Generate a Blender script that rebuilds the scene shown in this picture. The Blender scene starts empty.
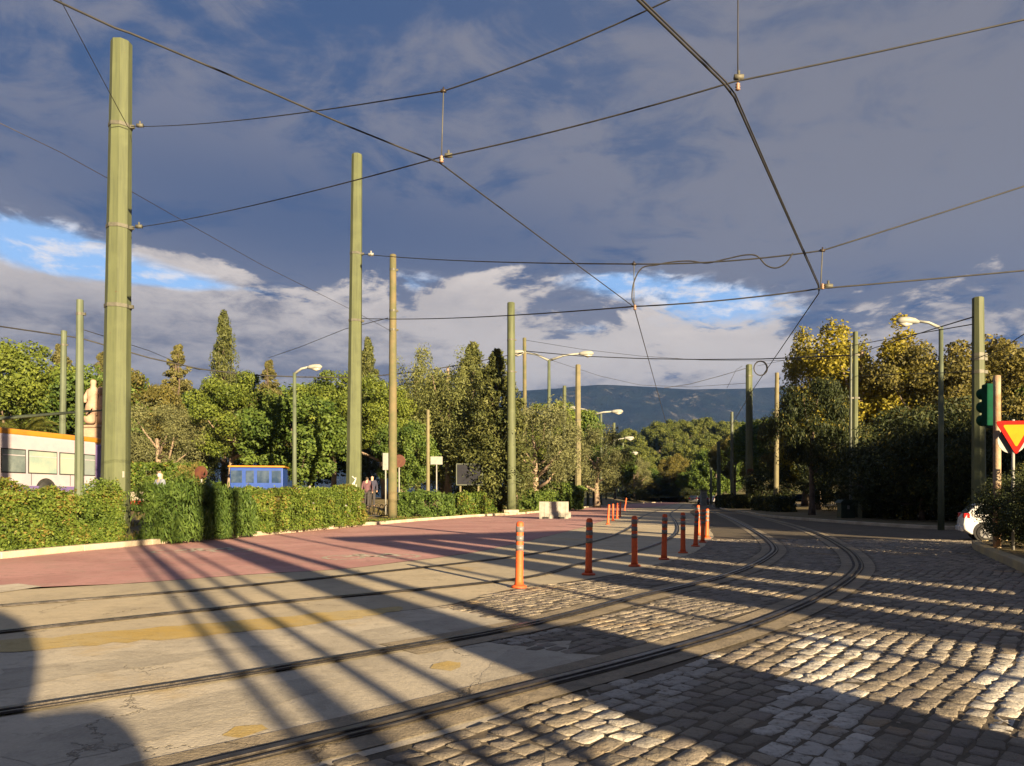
import bpy, math, random
import numpy as np
from mathutils import Vector, Matrix
random.seed(7)
RNG = np.random.default_rng(11)
R = math.radians
EYE, FPX, HZ, CXP = 1.2, 740.0, 497.0, 512.0      # eye height, focal length in pixels, horizon row
scene = bpy.context.scene
COL = scene.collection

def gp(x, y):
    """ground point seen at a pixel of the photograph"""
    Y = EYE * FPX / (y - HZ)
    return ((x - CXP) * Y / FPX, Y)
def at(x, y, d):
    return Vector(((x - CXP) / FPX * d, d, EYE + (HZ - y) / FPX * d))

# ------------------------------------------------------------------ mesh helpers
def link(o, parent=None):
    COL.objects.link(o)
    if parent is not None:
        o.parent = parent
    return o
def tag(o, label=None, cat=None, group=None, kind=None):
    if label: o['label'] = label
    if cat: o['category'] = cat
    if group: o['group'] = group
    if kind: o['kind'] = kind
    return o
def empty(name, loc=(0, 0, 0), rz=0.0, sc=1.0):
    o = bpy.data.objects.new(name, None)
    o.location = loc; o.rotation_euler = (0, 0, rz); o.scale = (sc, sc, sc)
    return link(o)
def thing(name, label, cat, loc=(0, 0, 0), rz=0.0, group=None, sc=1.0):
    return tag(empty(name, loc, rz, sc), label, cat, group)
def copy_tree(o, parent=None):
    c = o.copy(); COL.objects.link(c); c.parent = parent
    for ch in list(o.children):
        copy_tree(ch, c)
    return c

class MB:
    def __init__(s): s.v = []; s.f = []
    def add(s, vs, fs):
        b = len(s.v); s.v += [tuple(p) for p in vs]; s.f += [tuple(i + b for i in f) for f in fs]
    def box(s, c, d, rz=0.0, top=1.0):
        x, y, z = d[0] / 2, d[1] / 2, d[2] / 2
        vs = []
        for zz, k in ((-z, 1.0), (z, top)):
            for a, b in ((-x, -y), (x, -y), (x, y), (-x, y)):
                a, b = a * k, b * k
                vs.append((c[0] + a * math.cos(rz) - b * math.sin(rz), c[1] + a * math.sin(rz) + b * math.cos(rz), c[2] + zz))
        s.add(vs, [(0, 3, 2, 1), (4, 5, 6, 7), (0, 1, 5, 4), (1, 2, 6, 5), (2, 3, 7, 6), (3, 0, 4, 7)])
    def tube(s, pts, rad, n=8, cap=True, phase=0.0):
        pts = [Vector(p) for p in pts]
        if not hasattr(rad, '__len__'): rad = [rad] * len(pts)
        vs = []; up = None
        for i, p in enumerate(pts):
            t = (pts[min(i + 1, len(pts) - 1)] - pts[max(i - 1, 0)])
            if t.length < 1e-9: t = Vector((0, 0, 1))
            t.normalize()
            if up is None:
                up = t.orthogonal().normalized() if abs(t.z) < .99 else Vector((1, 0, 0))
            a = (up - t * up.dot(t)).normalized(); up = a; b = t.cross(a)
            for k in range(n):
                th = 2 * math.pi * k / n + phase
                vs.append(p + (a * math.cos(th) + b * math.sin(th)) * rad[i])
        fs = []
        for i in range(len(pts) - 1):
            for k in range(n):
                k2 = (k + 1) % n
                fs.append((i * n + k, i * n + k2, (i + 1) * n + k2, (i + 1) * n + k))
        if cap:
            fs.append(tuple(range(n - 1, -1, -1))); e = (len(pts) - 1) * n
            fs.append(tuple(range(e, e + n)))
        s.add(vs, fs)
    def lathe(s, prof, c=(0, 0, 0), n=20):
        s.tube([(c[0], c[1], c[2] + z) for r, z in prof], [max(r, 1e-4) for r, z in prof], n)
    def prism(s, poly, y0, y1, axis='y'):
        n = len(poly)
        if axis == 'y': vs = [(a, y0, b) for a, b in poly] + [(a, y1, b) for a, b in poly]
        elif axis == 'x': vs = [(y0, a, b) for a, b in poly] + [(y1, a, b) for a, b in poly]
        else: vs = [(a, b, y0) for a, b in poly] + [(a, b, y1) for a, b in poly]
        fs = [tuple(range(n)), tuple(range(2 * n - 1, n - 1, -1))]
        fs += [(i, i + n, (i + 1) % n + n, (i + 1) % n) for i in range(n)]
        s.add(vs, fs)
    def build(s, name, mat, parent=None, smooth=False, bevel=0.0):
        me = bpy.data.meshes.new(name)
        me.from_pydata(s.v, [], s.f); me.update()
        import bmesh
        bm = bmesh.new(); bm.from_mesh(me); bmesh.ops.recalc_face_normals(bm, faces=bm.faces); bm.to_mesh(me); bm.free()
        if mat: me.materials.append(mat)
        if smooth: me.polygons.foreach_set('use_smooth', [True] * len(me.polygons))
        o = bpy.data.objects.new(name, me); link(o, parent)
        if bevel:
            m = o.modifiers.new('bevel', 'BEVEL'); m.width = bevel; m.segments = 2; m.limit_method = 'ANGLE'
        return o

def np_mesh(name, V, nper, mat, parent=None, tint=None, smooth=False, extra=None):
    """mesh of separate polygons: V (n, nper, 3)"""
    n = V.shape[0]
    me = bpy.data.meshes.new(name)
    me.vertices.add(n * nper); me.vertices.foreach_set('co', V.reshape(-1).astype(np.float32))
    me.loops.add(n * nper); me.loops.foreach_set('vertex_index', np.arange(n * nper, dtype=np.int32))
    me.polygons.add(n)
    me.polygons.foreach_set('loop_start', (np.arange(n) * nper).astype(np.int32))
    me.polygons.foreach_set('loop_total', np.full(n, nper, dtype=np.int32))
    me.update(calc_edges=True)
    if tint is not None:
        a = me.attributes.new('tint', 'FLOAT', 'FACE'); a.data.foreach_set('value', tint.astype(np.float32))
    if mat: me.materials.append(mat)
    o = bpy.data.objects.new(name, me)
    return link(o, parent)

def sheet(name, pts, z, mat, kind='structure'):
    me = bpy.data.meshes.new(name)
    me.from_pydata([(p[0], p[1], z) for p in pts], [], [tuple(range(len(pts)))])
    import bmesh
    bm = bmesh.new(); bm.from_mesh(me); bmesh.ops.triangulate(bm, faces=bm.faces)
    for f in bm.faces:
        if f.normal.z < 0: f.normal_flip()
    bm.to_mesh(me); bm.free()
    me.materials.append(mat)
    o = bpy.data.objects.new(name, me); link(o)
    if kind: o['kind'] = kind
    return o

def spline(P, step=0.5):
    P = [np.array(p, float) for p in P]
    out = []
    Q = [2 * P[0] - P[1]] + P + [2 * P[-1] - P[-2]]
    for i in range(1, len(Q) - 2):
        p0, p1, p2, p3 = Q[i - 1:i + 3]
        n = max(2, int(np.linalg.norm(p2 - p1) / step))
        for k in range(n):
            t = k / n
            out.append(.5 * ((2 * p1) + (p2 - p0) * t + (2 * p0 - 5 * p1 + 4 * p2 - p3) * t * t + (3 * p1 - p0 - 3 * p2 + p3) * t ** 3))
    out.append(Q[-2])
    return np.array(out)
def offset(L, d):
    T = np.gradient(L, axis=0); T /= np.linalg.norm(T, axis=1)[:, None]
    N = np.stack([T[:, 1], -T[:, 0]], 1)             # to the right of travel
    return L + N * d
def ribbon(mb, L, a, b, z0, z1=None):
    """flat strip (or low box when z1 is given) between two offsets of a line"""
    A, B = offset(L, a), offset(L, b); n = len(L)
    if z1 is None:
        vs = [(p[0], p[1], z0) for p in A] + [(p[0], p[1], z0) for p in B]
        mb.add(vs, [(i, n + i, n + i + 1, i + 1) for i in range(n - 1)])
    else:
        vs = [(p[0], p[1], z0) for p in A] + [(p[0], p[1], z1) for p in A] + [(p[0], p[1], z1) for p in B] + [(p[0], p[1], z0) for p in B]
        fs = []
        for k in range(3):
            fs += [(k * n + i, (k + 1) * n + i, (k + 1) * n + i + 1, k * n + i + 1) for i in range(n - 1)]
        fs += [(0, n, 2 * n, 3 * n), (n - 1, 4 * n - 1, 3 * n - 1, 2 * n - 1)]
        mb.add(vs, fs)
def inpoly(P, poly):
    x, y = P[:, 0], P[:, 1]; r = np.zeros(len(P), bool); n = len(poly)
    for i in range(n):
        x1, y1 = poly[i]; x2, y2 = poly[(i + 1) % n]
        c = ((y1 > y) != (y2 > y)) & (x < (x2 - x1) * (y - y1) / ((y2 - y1) if y2 != y1 else 1e-9) + x1)
        r ^= c
    return r
def line_dist(P, L):
    d = np.full(len(P), 1e9)
    for i in range(len(L) - 1):
        a, b = L[i], L[i + 1]; ab = b - a
        t = np.clip(((P - a) @ ab) / (ab @ ab + 1e-12), 0, 1)
        d = np.minimum(d, np.linalg.norm(P - (a + t[:, None] * ab), axis=1))
    return d

# ------------------------------------------------------------------ materials
def nodes_of(name):
    m = bpy.data.materials.new(name); m.use_nodes = True
    nt = m.node_tree; b = nt.nodes['Principled BSDF']
    return m, nt, b
class NT:
    """little expression helper on a node tree"""
    def __init__(s, nt): s.nt = nt
    def n(s, t, **kw):
        o = s.nt.nodes.new(t)
        for k, v in kw.items(): setattr(o, k, v)
        return o
    def l(s, a, b): s.nt.links.new(a, b)
    def setin(s, sock, v):
        if hasattr(v, 'is_output') or isinstance(v, bpy.types.NodeSocket): s.l(v, sock)
        else: sock.default_value = v
    def math(s, op, a, b=0.0, c=None, clamp=False):
        o = s.n('ShaderNodeMath', operation=op, use_clamp=clamp)
        s.setin(o.inputs[0], a); s.setin(o.inputs[1], b)
        if c is not None: s.setin(o.inputs[2], c)
        return o.outputs[0]
    def mix(s, f, a, b, mode='MIX'):
        o = s.n('ShaderNodeMix', data_type='RGBA', blend_type=mode)
        s.setin(o.inputs[0], f)
        for i, v in ((6, a), (7, b)):
            if isinstance(v, tuple) and len(v) == 3: v = (*v, 1)
            s.setin(o.inputs[i], v)
        return o.outputs[2]
    def noise(s, vec, scale, detail=4.0, rough=.55, dist=0.0):
        o = s.n('ShaderNodeTexNoise'); o.inputs['Scale'].default_value = scale
        o.inputs['Detail'].default_value = detail; o.inputs['Roughness'].default_value = rough
        o.inputs['Distortion'].default_value = dist
        if vec is not None: s.l(vec, o.inputs['Vector'])
        return o.outputs['Fac']
    def ramp(s, f, lo, hi, smooth=True):
        o = s.n('ShaderNodeMapRange'); o.interpolation_type = 'SMOOTHSTEP' if smooth else 'LINEAR'
        s.setin(o.inputs[0], f); s.setin(o.inputs[1], lo); s.setin(o.inputs[2], hi)
        return o.outputs[0]
    def bump(s, h, strength, dist, normal=None):
        o = s.n('ShaderNodeBump'); o.inputs['Strength'].default_value = strength; o.inputs['Distance'].default_value = dist
        s.l(h, o.inputs['Height'])
        if normal is not None: s.l(normal, o.inputs['Normal'])
        return o.outputs[0]
    def geo(s): return s.n('ShaderNodeNewGeometry').outputs['Position']
    def obj(s): return s.n('ShaderNodeTexCoord').outputs['Object']

def pm(name, c1, c2=None, scale=3.0, rough=.7, bump=.0, bscale=40.0, metal=0.0, spec=.4, lo=.35, hi=.65):
    """paint / stone / metal: two colours mixed by noise, with a fine bump"""
    m, nt, b = nodes_of(name); t = NT(nt); v = t.obj()
    if c2 is None: c2 = tuple(x * .75 for x in c1)
    f = t.ramp(t.noise(v, scale, 6, .62), lo, hi)
    t.l(t.mix(f, c1, c2), b.inputs['Base Color'])
    r = t.math('ADD', t.math('MULTIPLY', t.noise(v, scale * 3), .25), rough - .12)
    t.l(r, b.inputs['Roughness'])
    b.inputs['Metallic'].default_value = metal; b.inputs['Specular IOR Level'].default_value = spec
    if bump: t.l(t.bump(t.noise(v, bscale, 5), bump, .02), b.inputs['Normal'])
    return m

def leaf_mat(name, dark, light, trans=.25, third=None):
    m, nt, b = nodes_of(name); t = NT(nt)
    a = t.n('ShaderNodeAttribute', attribute_name='tint').outputs['Fac']
    oi = t.n('ShaderNodeObjectInfo').outputs['Random']
    f = t.math('ADD', t.math('MULTIPLY', a, .85), t.math('MULTIPLY', oi, .15))
    c = t.mix(f, dark, light)
    if third: c = t.mix(t.ramp(a, .80, .97), c, third)
    t.l(c, b.inputs['Base Color']); b.inputs['Roughness'].default_value = .6
    b.inputs['Specular IOR Level'].default_value = .25
    tr = t.n('ShaderNodeBsdfTranslucent'); t.l(c, tr.inputs[0])
    mx = t.n('ShaderNodeMixShader'); mx.inputs[0].default_value = trans
    t.l(b.outputs[0], mx.inputs[1]); t.l(tr.outputs[0], mx.inputs[2])
    t.l(mx.outputs[0], nt.nodes['Material Output'].inputs[0])
    return m

def ground_mat(name, cols, cracks=True, speck=.25, bump=.5, yellow=None, rough=.85, patch=.35):
    """worn paving: broad patches, grit, cracks and stains in world position"""
    m, nt, b = nodes_of(name); t = NT(nt); v = t.geo()
    f = t.ramp(t.noise(v, patch, 5, .6, .6), .38, .62)
    c = t.mix(f, cols[0], cols[1])
    f2 = t.ramp(t.noise(v, patch * 4.3, 9, .74, .4), .46, .66)
    c = t.mix(t.math('MULTIPLY', f2, .7), c, cols[2])
    grit = t.noise(v, 55, 3, .7)
    c = t.mix(t.math('MULTIPLY', t.ramp(grit, .52, .75), speck), c, tuple(x * .35 for x in cols[0]))
    c = t.mix(t.math('MULTIPLY', t.ramp(grit, .5, .25), speck), c, tuple(min(.8, x * 1.5) for x in cols[0]))
    c = t.mix(t.math('MULTIPLY', t.ramp(t.noise(v, 6.5, 7, .72), .50, .68), .45), c, tuple(x * .62 for x in cols[1]))
    if yellow:
        fy = t.math('MULTIPLY', t.ramp(t.noise(v, .55, 6, .62, .3), .56, .66), yellow[1])
        c = t.mix(fy, c, yellow[0])
    h = t.math('ADD', t.math('MULTIPLY', grit, .5), t.math('MULTIPLY', t.noise(v, 9, 6, .7), .9))
    if cracks:
        vo = t.n('ShaderNodeTexVoronoi', feature='DISTANCE_TO_EDGE'); vo.inputs['Scale'].default_value = .42
        wv = t.n('ShaderNodeVectorMath', operation='ADD')
        nz = t.n('ShaderNodeTexNoise'); nz.inputs['Scale'].default_value = 1.6; nz.inputs['Detail'].default_value = 6
        t.l(v, nz.inputs['Vector'])
        sc = t.n('ShaderNodeVectorMath', operation='SCALE'); sc.inputs['Scale'].default_value = .8
        t.l(nz.outputs['Color'], sc.inputs[0]); t.l(v, wv.inputs[0]); t.l(sc.outputs[0], wv.inputs[1]); nz.inputs['Roughness'].default_value = .7; t.l(wv.outputs[0], vo.inputs['Vector'])
        k = t.math('MULTIPLY', t.ramp(vo.outputs['Distance'], .006, .001), t.ramp(t.noise(v, .8, 3), .48, .56))
        c = t.mix(t.math('MULTIPLY', k, .6), c, (.06, .052, .042))
        h = t.math('SUBTRACT', h, t.math('MULTIPLY', k, 1.5))
    t.l(c, b.inputs['Base Color']); b.inputs['Roughness'].default_value = rough
    b.inputs['Specular IOR Level'].default_value = .25
    t.l(t.bump(h, bump, .012), b.inputs['Normal'])
    return m

M = {}
def streaky(name, c1, c2, *_):
    """old pole paint: runs of dirt down the shaft, chips that show rust, chalky patches"""
    m, nt, b = nodes_of(name); t = NT(nt); v = t.geo()
    mp = t.n('ShaderNodeMapping'); mp.inputs['Scale'].default_value = (9, 9, .45); t.l(v, mp.inputs[0])
    f = t.ramp(t.noise(mp.outputs[0], 1.6, 5, .6), .36, .66)
    c = t.mix(f, c1, c2)
    c = t.mix(t.math('MULTIPLY', t.ramp(t.noise(v, 1.1, 5, .6), .45, .65), .45), c, tuple(x * 1.25 for x in c1))
    k = t.ramp(t.noise(v, 7, 6, .7), .66, .72)
    c = t.mix(t.math('MULTIPLY', k, .75), c, (.075, .045, .025))
    t.l(c, b.inputs['Base Color']); b.inputs['Roughness'].default_value = .65; b.inputs['Specular IOR Level'].default_value = .3
    t.l(t.bump(t.noise(v, 30, 5), .25, .01), b.inputs['Normal'])
    return m
M['pole_green'] = streaky('weathered olive green pole paint', (.082, .096, .048), (.062, .074, .039), 1.3, .6, .15, 30)
M['pole_dull'] = streaky('faded grey green pole paint', (.085, .105, .07), (.06, .075, .05), 2.0, .6, .2, 30)
M['pole_wood'] = pm('weathered timber pole', (.13, .105, .055), (.08, .085, .04), 1.2, .8, .5, 25)
M['pole_tan'] = pm('sunbleached tan pole', (.16, .14, .08), (.12, .108, .06), 1.4, .8, .4, 25)
M['pole_rust'] = pm('rusty flaking pole', (.26, .13, .065), (.30, .25, .18), 2.4, .8, .4, 30)
M['pole_dark'] = pm('dark green pole paint', (.05, .065, .05), (.075, .085, .06), 2.0, .6, .2, 30)
M['band'] = pm('galvanised band', (.075, .075, .058), (.11, .105, .085), 8, .6, .2, 60, .2)
M['wire'] = pm('black wire', (.018, .018, .02), (.03, .028, .026), 4, .6)
M['wire_copper'] = pm('tarnished copper wire', (.022, .018, .016), (.04, .028, .02), 4, .5, metal=.3)
M['insul'] = pm('brown ceramic insulator', (.20, .11, .075), (.26, .17, .12), 10, .5)
M['steel'] = pm('worn rail steel', (.11, .10, .095), (.06, .052, .046), 6, .38, .1, 40, .85)
M['rail_dark'] = pm('grimy rail bed', (.035, .03, .027), (.07, .058, .047), 4, .85, .6, 60)
M['orange'] = pm('orange plastic bollard', (.60, .095, .022), (.40, .07, .03), 7, .6, .2, 40, lo=.46, hi=.72)
M['reflector'] = pm('scuffed grey reflective tape', (.17, .16, .16), (.11, .105, .105), 14, .4)
M['lamp_grey'] = pm('lamp housing grey', (.26, .265, .24), (.20, .205, .19), 5, .5)
M['lamp_glass'] = pm('milky lamp glass', (.40, .38, .33), (.34, .32, .28), 3, .25)
M['white_plastic'] = pm('dirty white plastic', (.29, .28, .25), (.21, .20, .175), 3, .6, .2, 40)
M['kerb'] = pm('pale kerb stone', (.46, .40, .31), (.33, .28, .21), 1.5, .85, .5, 25)
M['kerb_yellow'] = pm('yellowish kerb stone', (.42, .33, .17), (.30, .25, .16), 1.5, .85, .5, 25)
M['bark'] = pm('tree bark', (.13, .095, .07), (.06, .047, .037), 3, .9, .8, 18)
M['bark_pale'] = pm('pale bark', (.27, .20, .145), (.16, .12, .09), 3, .9, .7, 18)
M['marble'] = pm('pinkish marble', (.36, .25, .185), (.27, .18, .13), 2, .7, .3, 20)
M['bus_white'] = pm('white bus paint', (.40, .36, .40), (.34, .30, .36), 1.2, .35)
M['bus_orange'] = pm('orange bus paint', (.40, .19, .02), (.34, .15, .02), 1.2, .4)
M['bus_purple'] = pm('purple bus paint', (.12, .085, .24), (.15, .11, .27), 1.2, .4)
M['glass'] = pm('dark vehicle glass', (.10, .13, .14), (.20, .24, .24), .8, .15, spec=.8)
M['glass_blue'] = pm('dark blue tinted glass', (.012, .03, .07), (.05, .075, .12), 1.5, .2, spec=.6)
M['glass_pale'] = pm('pale reflecting glass', (.22, .30, .28), (.34, .37, .31), .9, .15, spec=.8)
M['rubber'] = pm('black rubber', (.02, .02, .02), (.03, .03, .03), 5, .8)
M['blue'] = pm('blue coach paint', (.008, .04, .22), (.012, .05, .26), 2, .4)
M['red'] = pm('red sign paint', (.36, .010, .008), (.31, .013, .009), 4, .85, spec=.08)
M['yellow'] = pm('yellow sign paint', (.46, .215, .012), (.41, .19, .012), 4, .85, spec=.08)
M['sign_back'] = pm('grey sign back', (.26, .26, .245), (.2, .2, .19), 5, .5)
M['sign_white'] = pm('white sign board', (.25, .25, .235), (.2, .2, .185), 5, .5)
M['sign_red'] = pm('faded red sign', (.06, .016, .011), (.085, .032, .014), 6, .5)
M['board_dark'] = pm('dark billboard', (.016, .017, .023), (.022, .023, .03), 2, .8, spec=.08)
M['box_green'] = pm('green signal housing', (.004, .05, .028), (.005, .04, .022), 5, .85, spec=.08)
M['cabinet'] = pm('dark green cabinet', (.025, .045, .03), (.035, .055, .04), 3, .55)
M['car_white'] = pm('white car paint', (.68, .68, .69), (.64, .64, .65), 1, .25, spec=.6)
M['car_dark'] = pm('dark car paint', (.05, .05, .055), (.07, .07, .075), 1, .25, spec=.6)
M['rim'] = pm('alloy rim', (.45, .45, .46), (.35, .35, .36), 3, .35, metal=.7)
M['tail'] = pm('red tail lamp', (.45, .02, .02), (.5, .03, .03), 3, .2, spec=.7)
M['skin'] = pm('skin', (.48, .29, .20), (.42, .25, .17), 6, .6)
M['hair_grey'] = pm('grey hair', (.35, .33, .31), (.45, .43, .41), 20, .8)
M['hair_dark'] = pm('dark hair', (.03, .022, .018), (.05, .036, .028), 20, .8)
M['cloth_plum'] = pm('plum coat', (.11, .055, .07), (.09, .045, .055), 6, .9)
M['cloth_navy'] = pm('navy coat', (.03, .03, .055), (.04, .04, .065), 6, .9)
M['cloth_grey'] = pm('blue grey shirt', (.18, .20, .25), (.15, .17, .22), 6, .9)
M['cloth_black'] = pm('dark trousers', (.03, .028, .03), (.04, .037, .038), 6, .9)
M['cloth_red'] = pm('red bag cloth', (.35, .03, .03), (.3, .03, .03), 6, .9)
M['graffiti'] = pm('white spray paint', (.6, .6, .56), (.5, .5, .46), 8, .7)
M['step'] = pm('pale steps', (.26, .23, .19), (.2, .18, .15), 3, .8, .3, 20)
M['plaster'] = pm('plain plaster', (.30, .27, .23), (.25, .22, .19), 1, .85)

M['earth'] = ground_mat('dry earth and litter', ((.20, .15, .085), (.12, .10, .05), (.07, .075, .03)), False, .35, .9, patch=.6)
M['grass'] = ground_mat('rough park grass', ((.075, .085, .03), (.13, .105, .05), (.05, .065, .022)), False, .35, .9, patch=.25)
M['asphalt'] = ground_mat('old asphalt', ((.085, .08, .078), (.065, .062, .06), (.11, .10, .092)), True, .25, .5)
M['concrete'] = ground_mat('worn tan concrete', ((.49, .44, .355), (.385, .345, .28), (.29, .26, .21)), True, .22, .55, ((.42, .29, .11), .35))
M['bed'] = ground_mat('yellowish track concrete', ((.47, .40, .285), (.385, .335, .25), (.32, .275, .205)), True, .2, .5, ((.40, .27, .09), .35), patch=.25)
M['red_lane'] = ground_mat('worn red lane surfacing', ((.48, .265, .25), (.385, .20, .19), (.38, .25, .22)), True, .22, .6, patch=.45)
M['slab'] = ground_mat('track slab concrete', ((.30, .25, .18), (.22, .185, .135), (.15, .13, .10)), True, .4, 1.0, patch=1.3)
M['patch_grey'] = ground_mat('grey repair patch', ((.42, .38, .31), (.36, .325, .265), (.29, .26, .215)), True, .22, .6, patch=.7)
M['patch_dark'] = ground_mat('dark bitumen patch', ((.105, .09, .075), (.14, .12, .095), (.08, .07, .06)), True, .3, .7)
M['paint_yellow'] = ground_mat('worn yellow paint', ((.44, .345, .17), (.42, .30, .10), (.38, .315, .18)), False, .25, .5, ((.44, .30, .08), .6), patch=.9)
M['paint_white'] = ground_mat('worn white paint', ((.55, .50, .42), (.46, .41, .33), (.36, .31, .25)), False, .25, .5, patch=1.2)
M['paving'] = ground_mat('park paving', ((.30, .25, .20), (.24, .20, .16), (.2, .165, .13)), True, .2, .4)

def cobble_mats():
    # individually modelled setts
    m, nt, b = nodes_of('granite setts'); t = NT(nt); v = t.geo()
    a = t.n('ShaderNodeAttribute', attribute_name='tint').outputs['Fac']
    p = t.n('ShaderNodeAttribute', attribute_name='paint').outputs['Fac']
    c = t.mix(a, (.15, .13, .105), (.36, .31, .24))
    c = t.mix(t.math('MULTIPLY', t.ramp(t.math('FRACT', t.math('MULTIPLY', a, 7.3)), .55, .9), .55), c, (.25, .215, .195))
    c = t.mix(t.math('MULTIPLY', t.ramp(t.noise(v, .5, 4), .42, .62), .5), c, (.20, .175, .15))
    c = t.mix(t.math('MULTIPLY', t.ramp(t.noise(v, 28, 5, .7), .5, .7), .5), c, (.10, .085, .065))
    c = t.mix(t.math('MULTIPLY', t.ramp(t.noise(v, .8, 5, .6), .58, .7), .45), c, (.36, .22, .07))
    pf = t.math('MULTIPLY', p, t.ramp(t.noise(v, 14, 5, .7), .72, .46))
    c = t.mix(t.math('MULTIPLY', pf, .95), c, (.60, .57, .52))
    t.l(c, b.inputs['Base Color']); b.inputs['Roughness'].default_value = .72; b.inputs['Specular IOR Level'].default_value = .35
    h = t.math('ADD', t.noise(v, 35, 5, .65), t.math('MULTIPLY', t.noise(v, 14, 6, .75), 2.2))
    t.l(t.bump(h, .9, .02), b.inputs['Normal'])
    M['sett'] = m
    # distant cobbles: same layout as a brick pattern with bump
    m, nt, b = nodes_of('far cobbles'); t = NT(nt); v = t.geo()
    mp = t.n('ShaderNodeMapping'); mp.inputs['Rotation'].default_value = (0, 0, R(-48)); t.l(v, mp.inputs[0])
    wn = t.n('ShaderNodeTexNoise'); wn.inputs['Scale'].default_value = 3; t.l(v, wn.inputs['Vector'])
    sc = t.n('ShaderNodeVectorMath', operation='SCALE'); sc.inputs['Scale'].default_value = .07; t.l(wn.outputs['Color'], sc.inputs[0])
    ad = t.n('ShaderNodeVectorMath', operation='ADD'); t.l(mp.outputs[0], ad.inputs[0]); t.l(sc.outputs[0], ad.inputs[1])
    br = t.n('ShaderNodeTexBrick'); t.l(ad.outputs[0], br.inputs['Vector'])
    br.inputs['Scale'].default_value = 1; br.inputs['Brick Width'].default_value = .2; br.inputs['Row Height'].default_value = .14
    br.inputs['Mortar Size'].default_value = .014; br.inputs['Mortar Smooth'].default_value = .5
    br.inputs['Color1'].default_value = (.17, .145, .11, 1); br.inputs['Color2'].default_value = (.29, .24, .175, 1); br.inputs['Mortar'].default_value = (.04, .034, .026, 1)
    c = t.mix(t.math('MULTIPLY', t.ramp(t.noise(v, .3, 5), .4, .65), .45), br.outputs['Color'], (.19, .17, .15))
    t.l(c, b.inputs['Base Color']); b.inputs['Roughness'].default_value = .8
    h = t.math('ADD', t.math('MULTIPLY', br.outputs['Fac'], -1.0), t.math('MULTIPLY', t.noise(v, 18, 5), .8))
    t.l(t.bump(h, .8, .02), b.inputs['Normal'])
    M['cobble_far'] = m
    M['joint'] = ground_mat('gritty joints', ((.115, .094, .07), (.08, .068, .05), (.15, .12, .08)), False, .4, .9, patch=1.5)
cobble_mats()

L_ = {}
L_['hedge'] = leaf_mat('hedge leaves', (.028, .06, .010), (.155, .21, .03), .25, (.17, .13, .03))
L_['oleander'] = leaf_mat('oleander leaves', (.03, .065, .014), (.11, .165, .03), .25)
L_['pine'] = leaf_mat('pine needles', (.045, .075, .012), (.175, .21, .03), .22)
L_['bright'] = leaf_mat('broadleaf green', (.03, .065, .012), (.135, .185, .032), .25)
L_['cypress'] = leaf_mat('cypress foliage', (.04, .055, .016), (.135, .142, .043), .15)
L_['cedar'] = leaf_mat('brownish conifer foliage', (.055, .055, .02), (.155, .145, .045), .15)
L_['euc'] = leaf_mat('eucalyptus leaves', (.07, .09, .03), (.215, .225, .07), .25)
L_['olive'] = leaf_mat('olive leaves', (.075, .085, .036), (.20, .205, .085), .25)
L_['yellow'] = leaf_mat('autumn yellow leaves', (.12, .12, .014), (.36, .29, .03), .3)
L_['brown'] = leaf_mat('brown green pine', (.055, .056, .016), (.175, .145, .03), .2)
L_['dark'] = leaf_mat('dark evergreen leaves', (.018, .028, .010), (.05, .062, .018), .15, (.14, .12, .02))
L_['hill'] = leaf_mat('hillside tree foliage', (.04, .06, .014), (.155, .17, .033), .2)
L_['palm'] = leaf_mat('palm fronds', (.08, .10, .02), (.20, .20, .04), .25)
L_['dry'] = leaf_mat('dry grass', (.10, .10, .025), (.24, .19, .06), .3)
L_['flower'] = leaf_mat('red blossoms', (.25, .03, .02), (.42, .06, .03), .2)
# ------------------------------------------------------------------ setting: ground, lanes, rails
KERB = spline([(-14.6, -12), (-12.6, 4), (-10.6, 11)] + [gp(*p) for p in ((0, 559), (125, 547), (256, 536), (364, 526), (439, 519.5), (486, 516.3), (521, 514.4), (570, 509.5), (600, 506.5))] + [(22, 132), (36, 172)], 1.0)
KA = KERB
_KN = offset(KERB, -1.0) - KERB
def sstep(t): t = np.clip(t, 0, 1); return t * t * (3 - 2 * t)
def park_h(d):
    return .10 + .95 * sstep((d - 1.0) / 7.0)
def tz(x, y):
    """ground height left of the kerb"""
    return float(park_h(line_dist(np.array([[x, y]], float), KERB[::2])[0]))
def pp(x, d, dz=0.0):
    """point of the park ground at image column x, distance d"""
    X = (x - CXP) / FPX * d
    return (X, d, tz(X, d) + dz)

S_ = lambda o: tag(o, kind='structure')
sheet('ground', [(-3900, -140), (3900, -140), (3900, 4300), (-3900, 4300)], -.08, M['grass'])
# park ground rising from the kerb
ds = [0, .4, 1, 1.6, 2.2, 3, 4, 5, 6, 7, 8, 10, 14, 20, 30, 45, 70]
rows = [KERB + _KN * d for d in ds]
mb = MB(); n = len(KERB)
mb.add([(p[0], p[1], float(park_h(d)) - (.03 if d == 0 else 0) + (random.uniform(-.02, .02) if d > .5 else 0)) for d, r in zip(ds, rows) for p in r],
       [(k * n + i, k * n + i + 1, (k + 1) * n + i + 1, (k + 1) * n + i) for k in range(len(ds) - 1) for i in range(n - 1)])
S_(mb.build('park_ground', M['earth'], smooth=True))
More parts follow.
